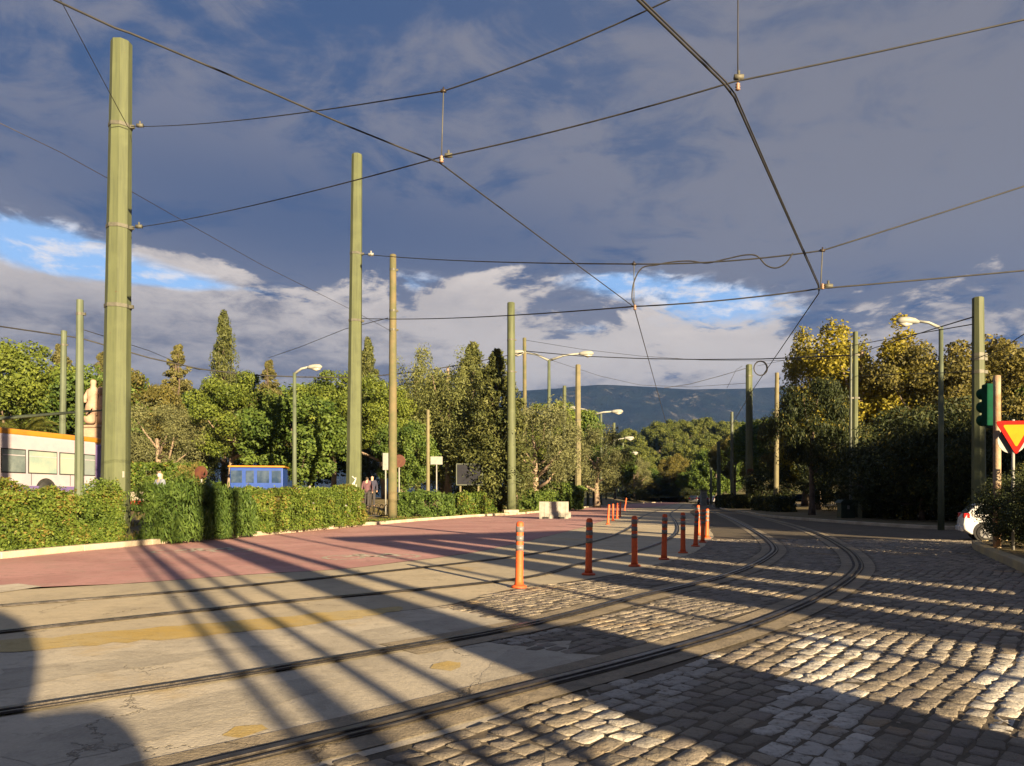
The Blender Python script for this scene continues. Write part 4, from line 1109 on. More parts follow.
def billboard():
    d = 52; X = (469.5 - CXP) / FPX * d; z = tz(X, d); W, Hh = 25 / FPX * d, 20 / FPX * d; zc = EYE + (HZ - 474.5) / FPX * d - z
    t = thing('billboard', 'dark grey billboard panel standing over the square hedge block', 'billboard', (X, d, z), R(4))
    mb = MB(); mb.box((0, 0, zc), (W, .12, Hh)); mb.build('panel', M['board_dark'], t)
    mb = MB()
    mb.box((0, -.03, zc + Hh / 2 + .03), (W + .1, .2, .06)); mb.box((0, -.03, zc - Hh / 2 - .03), (W + .1, .2, .06)); mb.box((-W / 2 - .03, -.03, zc), (.06, .2, Hh)); mb.box((W / 2 + .03, -.03, zc), (.06, .2, Hh))
    mb.build('rim', M['pole_dark'], t)
    for s in (-1, 1):
        mb = MB(); mb.box((s * W * .36, .1, zc / 2 - .1), (.12, .1, zc + .2)); mb.build('leg', M['pole_tan'], t)
billboard()
def steps():
    X, Y, z = pp(138, 33)
    t = tag(empty('stone_steps', (X, Y, z - .1)), 'pale stone steps in the gap right of the thick tram pole', 'steps')
    mb = MB()
    for i in range(3): mb.box((0, i * .4, .08 + i * .08), (1.5, .42, .16 + i * .16))
    mb.build('flight', M['step'], t)
steps()
X, Y, z = pp(136, 25)
t = thing('flower_bed', 'small clump of red flowers in the gap beside the thick tram pole', 'flowers', (X, Y, z))
V, tt = leaf_quads([(random.uniform(-.5, .5), random.uniform(-.3, .3), .28) for _ in range(26)], .12, 14, .05, .6); np_mesh('blossoms', V, 4, L_['flower'], t, tt)
V, tt = leaf_quads([(random.uniform(-.55, .55), random.uniform(-.3, .3), .12) for _ in range(26)], .14, 16, .06, .8); np_mesh('foliage', V, 4, L_['oleander'], t, tt)
# ------------------------------------------------------------------ vehicles, statue, people
def trolleybus():
    p0 = at(-150, 0, 26.5); A = np.array([(-20 - CXP) / FPX * 29.3, 29.3]); B = np.array([(103 - CXP) / FPX * 36.0, 36.0])
    dv = B - A; dv /= np.linalg.norm(dv); A = B - dv * 11.5
    ang = math.atan2(dv[1], dv[0]); z = .95
    t = thing('trolleybus', 'white and lilac trolleybus with an orange roof line parked behind the hedge', 'bus', (A[0], A[1], z), ang)
    Ln, W, Hb = 11.5, 2.4, 2.62
    mb = MB(); mb.box((Ln / 2 - .2, W / 2, .28 + Hb / 2), (Ln - .4, W, Hb)); mb.build('body', M['bus_white'], t, bevel=.12)
    mb = MB(); mb.box((Ln - .22, W / 2, .28 + Hb / 2 - .06), (.5, W + .015, Hb - .1)); mb.build('rear_panel', M['bus_purple'], t, bevel=.1)
    mb = MB(); mb.box((Ln / 2, W / 2, Hb + .36), (Ln - .1, W * .98, .27)); rf = mb.build('roof', M['bus_orange'], t, bevel=.08)
    x = .9
    for i, w_ in enumerate((1.5, 1.3, 1.6, 1.25, 1.6, 1.35, .75)):
        mb = MB(); mb.box((x + w_ / 2, -.004, 1.76), (w_, .02, 1.02)); f = mb.build('window', M['rubber'], t, bevel=.008)
        mb = MB(); mb.box((x + w_ / 2, -.020, 1.76), (w_ - .10, .012, .92)); mb.build('pane', M['glass_pale' if i % 3 else 'glass'], f)
        mb = MB(); mb.box((x + w_ / 2, -.030, 2.0), (w_ - .12, .012, .035)); mb.build('frame', M['bus_white'], f)
        x += w_ + .12
    mb = MB(); mb.box((Ln - 1.0, -.004, .75), (.75, .02, .32)); mb.build('vent_grille', M['glass'], t)
    mb = MB(); mb.box((Ln / 2 - .3, -.006, .62), (Ln - .9, .014, .22)); mb.build('lilac_stripe', M['bus_purple'], t)
    mb = MB()
    for sx in (1.0, 3.6, 5.6, 7.2, 9.4): mb.box((sx, -.004, 1.0), (.018, .014, .5))
    mb.build('panel_seam', M['rubber'], t)
    for wx in (2.3, 8.0):
        mb = MB(); mb.tube([(wx, -.012, .5), (wx, .28, .5)], .58, 24); mb.build('wheel_arch', M['rubber'], t)
        mb = MB(); mb.tube([(wx, -.03, .46), (wx, .26, .46)], .47, 24); wh = mb.build('wheel', M['rubber'], t, True)
        mb = MB(); mb.tube([(wx, -.045, .46), (wx, -.02, .46)], .26, 20); mb.build('rim', M['rim'], wh)
    for s in (.75, 1.65):
        p1 = (9.2, s, Hb + 1.0); 
        mb = MB(); mb.tube([(4.0, s, Hb + .56), (5, s, Hb + .66), (12.6, s, Hb + 2.0)], [.07, .06, .035], 8); mb.build('trolley_pole', M['pole_dull'], rf, True)
trolleybus()
def coach():
    d = 40; xl, xr = 231, 282; z = 1.0; X = ((xl + xr) / 2 - CXP) / FPX * d; W = (xr - xl) / FPX * d
    t = thing('blue_coach', 'blue coach with windows and an orange roof behind the flowering hedge', 'coach', (X, d, z), R(10))
    zt = EYE + (HZ - 466.5) / FPX * d - z
    mb = MB(); mb.box((0, 1, .35 + (zt - .35) / 2), (W, 2, zt - .45)); mb.build('body', M['blue'], t, bevel=.06)
    mb = MB(); mb.box((0, 1, zt + .0), (W + .2, 2.15, .10)); mb.build('roof', M['bus_orange'], t, bevel=.04)
    n = 4
    for i in range(n):
        xc = -W / 2 + W * (i + .5) / n
        mb = MB(); mb.box((xc, -.01, zt - .55), (W / n * (.84, .6, .9, .7)[i], .03, .66)); f = mb.build('window', M['glass_blue'], t, bevel=.01)
        mb = MB(); mb.box((xc, -.032, zt - .55), (W / n * (.74, .5, .8, .6)[i], .015, .54)); mb.build('pane', M['glass_blue'], f)
    for wx in (-W * .32, W * .32):
        mb = MB(); mb.tube([(wx, -.02, .36), (wx, .25, .36)], .36, 20); wh = mb.build('wheel', M['rubber'], t, True)
        mb = MB(); mb.tube([(wx, -.035, .36), (wx, -.01, .36)], .2, 16); mb.build('rim', M['rim'], wh)
coach()
def car(label, loc, rz, sc, mat, group=None):
    """hatchback, nose towards +x, centre of the wheelbase at the origin"""
    t = thing('parked_car', label, 'car', loc, rz, group, sc)
    side = [(-1.98, .42), (-2.02, .62), (-1.98, .86), (-1.88, 1.02), (-1.62, 1.34), (-1.38, 1.46), (-.6, 1.52), (.1, 1.47), (.55, 1.28), (.98, .99), (1.55, .90), (1.88, .76), (2.0, .56), (1.97, .34), (1.7, .24), (-1.75, .24)]
    mb = MB(); n = len(side); ws = []
    ys = (-.86, -.80, 0, .80, .86)
    vs = []
    for y in (-1, -.55, .55, 1):
        for (x, z) in side:
            w_ = .85 if z < .98 else .85 - (z - .98) * .42
            k = 1.0 if abs(y) < .9 else .985
            vs.append((x * k, y * w_ , z * (1 if abs(y) < .9 else .995) - (0.015 if abs(y) > .9 and z > 1.2 else 0)))
    fs = []
    for k in range(3):
        fs += [(k * n + i, k * n + (i + 1) % n, (k + 1) * n + (i + 1) % n, (k + 1) * n + i) for i in range(n)]
    fs += [tuple(range(n)), tuple(range(4 * n - 1, 3 * n - 1, -1))]
    mb.add(vs, fs); mb.build('body', M[mat], t, bevel=.05)
    for s in (-1, 1):
        def q(x, z, e=.012): return (x, s * ((.85 - (z - .98) * .42) + e), z)
        for pts in (((-1.5, 1.04), (-1.38, 1.36), (-.55, 1.42), (-.5, 1.03)), ((-.42, 1.03), (-.47, 1.42), (.05, 1.38), (.62, 1.04))):
            mb = MB(); mb.add([q(*p) for p in pts] + [q(*p, e=-.01) for p in pts], [(0, 1, 2, 3), (7, 6, 5, 4), (0, 4, 5, 1), (1, 5, 6, 2), (2, 6, 7, 3), (3, 7, 4, 0)]); mb.build('window', M['glass'], t)
        for wx in (-1.25, 1.28):
            mb = MB(); mb.tube([(wx, s * .62, .34), (wx, s * .868, .34)], .40, 24); mb.build('wheel_arch', M['rubber'], t)
            mb = MB(); mb.tube([(wx, s * .66, .31), (wx, s * .875, .31), (wx, s * .885, .31)], [.315, .315, .29], 24); wh = mb.build('tyre', M['rubber'], t, True)
            mb = MB(); mb.tube([(wx, s * .87, .31), (wx, s * .889, .31)], .20, 20)
            for k in range(6):
                a = k * math.pi / 3; mb.tube([(wx, s * .896, .31), (wx + .19 * math.cos(a), s * .896, .31 + .19 * math.sin(a))], .022, 6)
            mb.build('rim', M['rim'], wh)
        mb = MB(); mb.box((-1.86, s * .66, .95), (.22, .30, .2)); mb.build('tail_light', M['tail'], t, bevel=.03)
        mb = MB(); mb.box((1.86, s * .6, .72), (.2, .34, .13)); mb.build('headlight', M['lamp_glass'], t, bevel=.03)
    mb = MB(); mb.add([(-1.90, -.62, 1.03), (-1.90, .62, 1.03), (-1.62, .55, 1.36), (-1.62, -.55, 1.36)], [(0, 1, 2, 3)]); mb.build('rear_window', M['glass'], t)
    mb = MB(); mb.box((-2.0, 0, .45), (.12, 1.5, .2)); mb.build('bumper', M[mat], t, bevel=.04)
    return t
car('white hatchback parked behind the dark bush, its tail showing', (*[a for a in (13.95, 20.3)], 0), R(-24), .72, 'car_white')
FC = 'cars parked at the far bend'
car('dark car parked at the far bend under the trees', (34.5, 140, 0), R(70), 1.0, 'car_dark', FC)
car('pale car parked at the far bend beside the dark one', (40, 142, 0), R(20), 1.0, 'car_white', FC)
car('dark car beyond the bollard cluster at the road bend', (30.5, 118, .0), R(75), 1.0, 'car_dark', FC)

def skin_mesh(name, J, E, mat, parent, lv=2):
    """one continuous surface grown round a skeleton: J name -> (x, y, z, r)"""
    keys = list(J); me = bpy.data.meshes.new(name)
    me.from_pydata([J[k][:3] for k in keys], [(keys.index(a), keys.index(b)) for a, b in E], [])
    o = bpy.data.objects.new(name, me); link(o, parent)
    m = o.modifiers.new('skin', 'SKIN'); m.use_smooth_shade = True
    if not me.skin_vertices: me.skin_vertices.new()
    for i, k in enumerate(keys):
        r = J[k][3]; me.skin_vertices[0].data[i].radius = (r, r) if not isinstance(r, tuple) else r
    me.skin_vertices[0].data[0].use_root = True
    s = o.modifiers.new('sub', 'SUBSURF'); s.levels = lv; s.render_levels = lv
    me.materials.append(mat)
    return o
def person(label, loc, rz, sc, coat, legs, hair, stride=.16, bag=False, group=None):
    t = thing('person', label, 'person', loc, rz, group, sc)       # faces -y
    J = dict(pelvis=(0, 0, .95, .13), waist=(0, 0, 1.10, .12), chest=(0, -.01, 1.32, .145), neck=(0, -.01, 1.50, .055), head=(0, -.03, 1.60, .085), crown=(0, -.03, 1.70, .075))
    E = [('pelvis', 'waist'), ('waist', 'chest'), ('chest', 'neck'), ('neck', 'head'), ('head', 'crown')]
    for s, n_ in ((-1, 'l'), (1, 'r')):
        f = s * stride
        J.update({n_ + 'hip': (s * .09, 0, .90, .09), n_ + 'kn': (s * .095, -f * .6, .49, .06), n_ + 'an': (s * .095, -f + .03, .09, .042), n_ + 'toe': (s * .10, -f - .13, .035, .035),
                  n_ + 'sh': (s * .19, 0, 1.42, .06), n_ + 'el': (s * .25, f * .5 + .02, 1.15, .045), n_ + 'wr': (s * .25, f * 1.0 - .06, .91, .032), n_ + 'ha': (s * .245, f * 1.0 - .10, .83, .03)})
        E += [('pelvis', n_ + 'hip'), (n_ + 'hip', n_ + 'kn'), (n_ + 'kn', n_ + 'an'), (n_ + 'an', n_ + 'toe'), ('chest', n_ + 'sh'), (n_ + 'sh', n_ + 'el'), (n_ + 'el', n_ + 'wr'), (n_ + 'wr', n_ + 'ha')]
    body = skin_mesh('body', J, E, M['skin'], t)
    g = lambda k, a: (*J[k][:3], J[k][3] + a)
    JC = dict(waist=g('waist', .035), pelvis=g('pelvis', .03), hem=(0, 0, .80, .15), chest=g('chest', .03), collar=(0, -.01, 1.46, .085)); EC = [('waist', 'pelvis'), ('pelvis', 'hem'), ('waist', 'chest'), ('chest', 'collar')]
    for n_ in 'lr':
        for k in ('sh', 'el', 'wr'): JC[n_ + k] = g(n_ + k, .02)
        EC += [('chest', n_ + 'sh'), (n_ + 'sh', n_ + 'el'), (n_ + 'el', n_ + 'wr')]
    skin_mesh('coat', JC, EC, M[coat], t)
    JT = dict(pelvis=g('pelvis', .015)); ET = []
    for n_ in 'lr':
        for k in ('hip', 'kn', 'an'): JT[n_ + k] = g(n_ + k, .022)
        ET += [('pelvis', n_ + 'hip'), (n_ + 'hip', n_ + 'kn'), (n_ + 'kn', n_ + 'an')]
    skin_mesh('trousers', JT, ET, M[legs], t)
    skin_mesh('hair', dict(a=(0, .0, 1.70, .09), b=(0, .035, 1.60, .075), c=(0, .03, 1.53, .05)), [('a', 'b'), ('b', 'c')], M[hair], t)
    for s in (-1, 1):
        f = s * stride; mb = MB(); mb.tube([(s * .095, -f + .07, .05), (s * .1, -f - .04, .05), (s * .1, -f - .17, .035)], [.05, .052, .035], 10); mb.build('shoe', M['rubber'], t, True)
    if bag:
        mb = MB(); mb.box((.30, -.1, .62), (.12, .28, .32), top=.8); tag(mb.build('carried_bag', M['cloth_red'], None, bevel=.03), 'red bag carried by the walker in the plum coat', 'bag')
        o = bpy.data.objects['carried_bag']; o.location = Vector(loc) ; o.rotation_euler = (0, 0, rz); o.scale = (sc, sc, sc)
    return t
X, Y, z = pp(367, 41); person('walker in a plum coat carrying a red bag on the park path', (X, Y, z), R(175), 1.03, 'cloth_plum', 'cloth_black', 'hair_dark', .12, True, 'walkers on the park path')
X, Y, z = pp(372.2, 42); person('bare headed walker in a navy coat beside the plum coat', (X, Y, z), R(10), 1.05, 'cloth_navy', 'cloth_black', 'hair_grey', .15, False, 'walkers on the park path')
X, Y, z = pp(160, 27); person('grey haired person in a blue grey shirt behind the spiky bush', (X, Y, z - .45), R(150), 1.0, 'cloth_grey', 'cloth_black', 'hair_grey', .08)
X, Y, z = 32.2, 112, 0
person('distant walker in dark clothes at the far bend', (28.6, 100, 0), R(60), 1.0, 'cloth_black', 'cloth_navy', 'hair_dark', .15)

def statue():
    d = 44; X = (94 - CXP) / FPX * d; z = tz(X, d); k = d / FPX
    t = thing('marble_statue', 'pinkish marble monument with a draped figure group on a stepped pedestal', 'statue', (X, d, z))
    Z = lambda y: EYE + (HZ - y) * k - z
    ped = MB(); ped.box((0, 0, Z(470) / 2), (1.7, 1.5, Z(470))); ped.box((.12, 0, (Z(470) + Z(428)) / 2), (1.5, 1.0, Z(428) - Z(470))); ped.box((.12, 0, Z(427)), (1.8, 1.2, .14))
    ped.build('pedestal', M['marble'], t, bevel=.03)
    b = Z(426); h = Z(378) - b
    J = dict(pel=(-.05, 0, b + h * .40, .24), ch=(-.02, -.02, b + h * .66, .24), ne=(-.02, -.03, b + h * .80, .09), he=(0, -.06, b + h * .90, .15), top=(0, -.06, b + h * .97, .12),
             kn=(-.06, -.24, b + h * .33, .24), mid=(-.1, -.22, b + h * .18, .24), hem=(-.12, -.2, b + .05, .30), ls=(-.30, 0, b + h * .72, .12), le=(-.45, -.1, b + h * .56, .10), lh=(-.32, -.3, b + h * .48, .08),
             rs=(.26, 0, b + h * .72, .12), re=(.44, -.12, b + h * .66, .1), rh=(.52, -.2, b + h * .80, .08), back=(-.1, .2, b + h * .2, .35))
    E = [('pel', 'ch'), ('ch', 'ne'), ('ne', 'he'), ('he', 'top'), ('pel', 'kn'), ('kn', 'mid'), ('mid', 'hem'), ('ch', 'ls'), ('ls', 'le'), ('le', 'lh'), ('ch', 'rs'), ('rs', 're'), ('re', 'rh'), ('pel', 'back')]
    J = {k_: (v_[0] * 1.1, v_[1], v_[2], v_[3] * 1.3) for k_, v_ in J.items()}
    skin_mesh('draped_figure', J, E, M['marble'], t)
    J2 = dict(pel=(.48, .02, b + h * .34, .16), ch=(.47, .02, b + h * .56, .16), ne=(.46, .0, b + h * .68, .06), he=(.45, -.03, b + h * .77, .11), top=(.45, -.03, b + h * .82, .09), hem=(.50, .02, b + .05, .2), s1=(.64, 0, b + h * .6, .08), e1=(.68, -.1, b + h * .44, .07), h1=(.55, -.22, b + h * .4, .06))
    J2 = {k_: (v_[0] - .04, v_[1], v_[2], v_[3] * 1.35) for k_, v_ in J2.items()}
    skin_mesh('companion_figure', J2, [('pel', 'ch'), ('ch', 'ne'), ('ne', 'he'), ('he', 'top'), ('pel', 'hem'), ('ch', 's1'), ('s1', 'e1'), ('e1', 'h1')], M['marble'], t)
    mb = MB(); mb.box((.08, .3, b + h * .32), (1.35, .5, h * .64), top=.62); mb.build('rock_backing', M['marble'], t, bevel=.08)
statue()
def shelter():
    d = 105; X = (703.5 - CXP) / FPX * d
    t = thing('ticket_machine', 'tall pale kiosk cabinet at the far bend behind the bollard cluster', 'kiosk', (X, d, .1))
    mb = MB(); mb.box((0, 0, 1.0), (.8, .6, 2.0)); mb.build('casing', M['lamp_grey'], t, bevel=.04)
    mb = MB(); mb.box((0, 0, 2.07), (1.1, .9, .12)); mb.build('roof', M['cabinet'], t)
    mb = MB(); mb.box((0, -.31, 1.3), (.55, .02, .8)); mb.build('screen', M['glass'], t)
shelter()
# ------------------------------------------------------------------ overhead wires
def sag(a, b, s, n=14):
    a, b = Vector(a), Vector(b)
    return [a.lerp(b, i / n) - Vector((0, 0, s * 4 * (i / n) * (1 - i / n))) for i in range(n + 1)]
def wire(name, label, pts, r, mat='wire', cat='wire', group=None, knots=()):
    t = thing(name, label, cat, (0, 0, 0), 0, group) if knots else None
    r *= .85
    mb = MB(); mb.tube(pts, r, 6)
    if not knots:
        o = mb.build(name, M[mat], None, True); tag(o, label, cat, group); return o
    mb.build('cable', M[mat], t, True)
    for kname, km, p, rr in knots:
        mb = MB(); q = Vector(p)
        if kname == 'insulator':
            mb.lathe([(rr * .4, -rr * 1.4), (rr, -rr), (rr * .5, -rr * .4), (rr, 0), (rr * .5, rr * .5), (rr * .9, rr * .9), (rr * .3, rr * 1.5)], q, 12)
        else:
            mb.tube([q - Vector((rr * 1.6, 0, 0)), q + Vector((rr * 1.6, 0, 0))], rr, 8); mb.tube([q - Vector((0, 0, rr)), q + Vector((0, 0, rr * 2.2))], rr * .5, 6)
        mb.build(kname, M[km], t, True)
    return t
HW = 5.5
def cw(px):
    out = []
    for x, y in px:
        Y = (HW - EYE) * FPX / (HZ - y); out.append((x, y, Y))
    return out
def polyw(px):
    P = [((x - CXP) / FPX * Y, Y) for x, y, Y in cw(px)]
    L = spline([np.array(p) for p in P], .6)
    return [(a, b, HW) for a, b in L]
c1 = [(-9.5, .3), (-6.6, 3.0)]
P1_ = [((x - CXP) / FPX * Y, Y) for x, y, Y in cw(((55, 0), (130, 33), (270, 92), (350, 127), (440, 163), (540, 232), (634, 307), (652, 352), (663, 388)))]
L1 = [tuple(p) for p in spline([np.array(p) for p in c1 + P1_[:5]], .6)] + [P1_[6], (9.9, 47.0), (20, 92)]
wire('contact_wire', 'dark contact wire crossing the sky diagonally over the far track', [(a, b, HW) for a, b in L1], .0125, group='tram contact wires')
P2_ = [((x - CXP) / FPX * Y, Y) for x, y, Y in cw(((638, 0), (724, 84), (734, 97), (818, 285), (819, 293), (752, 391)))]
K2 = [(-3.8, .8)] + [gw for gw in P2_] + [(14.5, 50), (20, 76), (30, 115)]
L2 = []
for i in range(len(K2) - 1):                  # taut spans, kinked where the hangers pull
    for k in range(6): L2.append((K2[i][0] + (K2[i + 1][0] - K2[i][0]) * k / 6, K2[i][1] + (K2[i + 1][1] - K2[i][1]) * k / 6))
L2.append(K2[-1])
wire('contact_wire', 'double thick contact wire kinking at a hanger over the curving cobbled track', [(a, b, HW) for a, b in L2], .014, group='tram contact wires')
wire('feeder_wire', 'second strand lying close above the thick contact wire over the cobbled track', [(a + .016, b, HW + .02 + .006 * math.sin(b)) for a, b in L2 if b < 15.5], .010)
IA, IB = at(441.5, 157, 9.5), at(733, 82, 7.75)
PA_u, PA_l = at(131, 126.5, D1 - .3), at(132, 228, D1 - .3)
HA, HB = at(443.5, 91, 9.5), at(738, -34, 7.75)
QE_u, QE_l = at(1569, -330, 6.3), at(1569, -111, 6.3)
S1 = 'span wires from the thick tram pole'
wire('span_wire', 'upper span wire from the thick tram pole, bent where the first hanger drops', sag(PA_u, HA, .12) + sag(HA, HB, .08)[1:] + sag(HB, QE_u, .05)[1:], .0105, group=S1, knots=(('clamp', 'wire_copper', HA, .022), ('turnbuckle', 'band', at(140, 125.5, 17.3), .045)))
wire('span_wire', 'lower span wire from the thick tram pole carrying both contact wires', sag(PA_l, IA, .10) + sag(IA, IB, .04)[1:] + sag(IB, QE_l, .05)[1:], .0105, group=S1, knots=(('insulator', 'insul', IA - Vector((0, 0, .03)), .032), ('clamp', 'band', IA + Vector((.09, 0, .02)), .03), ('insulator', 'insul', IB + Vector((.05, 0, -.05)), .028), ('clamp', 'band', IB + Vector((.06, 0, .05)), .03), ('turnbuckle', 'band', at(139, 226.5, 17.2), .045)))
wire('hanger_wire', 'short vertical hanger above the brown insulator left of centre', [HA, IA], .008, 'band', group='vertical hangers')
wire('hanger_wire', 'vertical hanger dropping from above the picture to the thick contact wire', [HB, IB + Vector((.05, 0, 0))], .008, 'wire', group='vertical hangers')
wire('guy_wire', 'steep thin wire running up from the thick tram pole past the top edge', sag(at(128, 127, D1 - .2), (-9.0, 10, 13.5), .05), .011)
# second span
IC, ID = at(634, 306.5, 16.6), at(820.5, 288.5, 15.2)
PB_u, PB_l = at(362, 254, D2 - .1), at(362, 318.5, D2 - .1)
HCu, HDu = at(634, 264, 16.6), at(822.5, 250.5, 15.2)
S2_ = 'span wires from the slender tram pole'
wire('span_wire', 'upper span wire from the slender tram pole, above the sagging jumper cable', sag(PB_u, HCu, .1) + sag(HCu, HDu, .08)[1:] + sag(HDu, at(1500, 27, 13), .05)[1:], .018, group=S2_, knots=(('clamp', 'wire_copper', HCu, .03), ('clamp', 'wire_copper', HDu, .03), ('turnbuckle', 'sign_back', at(371, 254.5, 32), .07)))
wire('span_wire', 'lower span wire from the slender tram pole meeting both contact wires', sag(PB_l, IC, .12) + sag(IC, ID, .05)[1:] + sag(ID, at(1500, 221, 13), .05)[1:], .018, group=S2_, knots=(('insulator', 'insul', IC + Vector((.02, 0, -.02)), .042), ('insulator', 'insul', ID + Vector((.04, 0, .04)), .042), ('clamp', 'band', ID + Vector((.16, 0, .05)), .05)))
wire('hanger_wire', 'vertical hanger over the far kink of the thick contact wire', [HDu, ID], .014, 'band', group='vertical hangers')
wire('hanger_wire', 'vertical hanger in the middle of the sky beside the jumper cable', [HCu, IC], .012, 'band', group='vertical hangers')
J = [(793, 253), (786, 263), (776, 268), (766, 265), (757, 256), (745, 255), (726, 259), (707, 263), (690, 261), (672, 262), (656, 265), (642, 268), (634, 282), (632, 298), (635, 306)]
wire('jumper_cable', 'sagging loose cable looped along the upper span wire between two hangers', [tuple(at(x, y, 15.4 + (793 - x) / 160 * 1.2)) for x, y in spline([np.array(j_, float) for j_ in J], 2.5)], .017)
# far cables
def pw(name, label, px, r, mat='wire', group=None):
    wire(name, label, [p for p in [tuple(at(x, y, d)) for x, y, d in px]], r, mat, 'cable' if 'cable' in name else 'wire', group)
FCB = 'cables slung between far poles'
pw('overhead_cable', 'dark cable bundle slung low across the park trees to the thin timber pole', ((-30, 322, 44), (80, 338, 46), (150, 358, 48), (200, 369, 50), (250, 375, 52), (300, 377, 54), (360, 377.5, 57), (425, 371, 62), (480, 361, 68), (525, 352, 72)), .05, group=FCB)
pw('overhead_cable', 'thin cable from the slim pole by the bus into the conifer', ((81, 329, 26), (110, 338, 30), (150, 351, 38), (185, 366, 46), (200, 370, 50)), .018, group=FCB)
pw('overhead_cable', 'thicker cable bundle from the thin timber pole across to the golden poplar', ((525, 351, 72), (580, 356, 70), (640, 358.5, 66), (700, 359.5, 60), (760, 359, 54), (800, 357.5, 48), (855, 355, 40)), .045, group=FCB)
pw('overhead_cable', 'cable rising from the cabinets pole to the pole behind the green signal housing', ((855, 354, 40), (890, 343, 34), (930, 330, 28), (973, 317, 21.5)), .022, group=FCB)
pw('overhead_cable', 'lower cable from the wire coil pole to the thick pole with the green signal housing', ((757, 366, 74), (800, 357, 54), (850, 346, 40), (910, 335, 29), (974, 324, 21.5)), .018, group=FCB)
pw('overhead_cable', 'upper cable from the thin timber pole passing behind the contact wires', ((525, 340, 72), (580, 349, 70), (640, 356, 68), (700, 360, 66), (760, 361, 62), (849, 358, 40)), .02, group=FCB)
pw('overhead_cable', 'faint cable from the thin timber pole down to the mountain ridge', ((526, 352, 72), (560, 363, 76), (600, 376, 84), (640, 385, 90), (690, 387, 92), (749, 383, 76)), .025, group=FCB)
pw('overhead_cable', 'faint sagging cable left of the wire coil pole', ((664, 388, 60), (690, 384, 66), (720, 376, 70), (747, 368, 74)), .028, group=FCB)
pw('overhead_cable', 'short slanting stay beside the wire coil pole', ((727, 388, 70), (736, 370, 72), (742, 366, 74)), .022, group=FCB)
pw('overhead_cable', 'level cable over the dark shrubs from the cabinets pole to the thick pole', ((856, 376, 40), (900, 374, 33), (940, 373, 27), (974, 371, 21.5)), .016, group=FCB)
pw('overhead_cable', 'short cable leaving the thick pole with the green signal housing toward the edge', ((983, 356, 21.4), (1000, 350, 20), (1024, 334, 18), (1060, 310, 15)), .014, group=FCB)
pw('overhead_cable', 'thin reddish wire slanting from the picture edge down to the timber pole', ((-40, 104, 19), (60, 152, 21), (120, 185, 22.6), (185, 222, 25), (262, 265, 29), (350, 309, 33.2), (391, 331, 35.8)), .011, 'wire_copper', FCB)
pw('overhead_cable', 'thin wire from the park trees up to the timber pole behind the slender tram pole', ((268, 358, 62), (300, 347, 56), (345, 329, 46), (388, 318, 36.2)), .02, 'wire', FCB)
# ------------------------------------------------------------------ unseen casters added behind the viewer to shade the street
NV, SV = np.array([.866, .50]), np.array([-.50, .866])
def pq(p, q): v = NV * p + SV * q; return float(v[0]), float(v[1])
AZ = math.atan2(NV[1], NV[0])
for lab, p, q, wd, h in (('slim unseen pole added behind the viewer for the leftmost shadow stripe', .91, -13, .10, 7.5), ('unseen pole added behind the viewer for the second shadow stripe', 1.20, -16, .25, 11), ('thin unseen pole added behind the viewer for the third shadow stripe', 1.60, -11, .11, 7.0),
                         ('thin unseen pole added behind the viewer for the fourth shadow stripe', 2.0, -12, .11, 7.0), ('thick unseen tram pole added behind the viewer for the broadest shadow stripe', 2.92, -15, .66, 12), ('unseen pole added behind the viewer for the stripe next to the broadest', 3.70, -14, .26, 11), ('thin unseen pole added behind the viewer for the rightmost shadow stripe', 5.34, -14, .14, 11)):
    X, Y = pq(p, q); t = thing('shade_pole', lab, 'pole', (X, Y, 0), 0, 'unseen poles added to cast shadow stripes')  # unseen pole, added to throw one shadow stripe over the paving
    h *= 1.14
    mb = MB(); mb.tube([(0, 0, -.2), (0, 0, h * .5), (0, 0, h)], [wd * .55, wd * .5, wd * .42], 10); mb.build('shaft', M['pole_green'], t)
    mb = MB(); mb.lathe([(wd * 1.1, 0), (wd * 1.1, .12), (wd * .6, .2)], n=12); mb.build('base', M['pole_dull'], t)
def shade_booth(label, p0, p1, q, dep, h, r):  # unseen block, added and shaped for its shadow on the near ground
    X, Y = pq((p0 + p1) / 2, q); w_ = p1 - p0; h *= 1.14
    t = thing('shade_kiosk', label, 'kiosk', (X, Y, 0), AZ, 'unseen boxes added to cast near shade')
    pts = [(-w_ / 2, 0), (w_ / 2, 0)] + [(w_ / 2 - r + r * math.cos(a * math.pi / 12), h - r + r * math.sin(a * math.pi / 12)) for a in range(7)] + [(-w_ / 2 + r - r * math.sin(a * math.pi / 12), h - r + r * math.cos(a * math.pi / 12)) for a in range(7)]
    mb = MB(); mb.prism(pts, -dep / 2, dep / 2); mb.build('cabin', M['plaster'], t)
    mb = MB(); mb.box((0, dep / 2 + .01, h * .55), (w_ * .6, .04, h * .35)); mb.build('shutter', M['lamp_grey'], t)
shade_booth('unseen box added behind the viewer to cast the broad near shade', 2.57, 4.06, -9, 1.4, 2.75, .1)
shade_booth('rounded unseen box added behind the viewer to shade the left edge', -5.2, -.26, -8.0, 2.2, 3.3, 1.0)
shade_booth('low unseen box added behind the viewer to shade the bottom left', -2.5, .26, -7.0, 1.2, 2.2, .3)
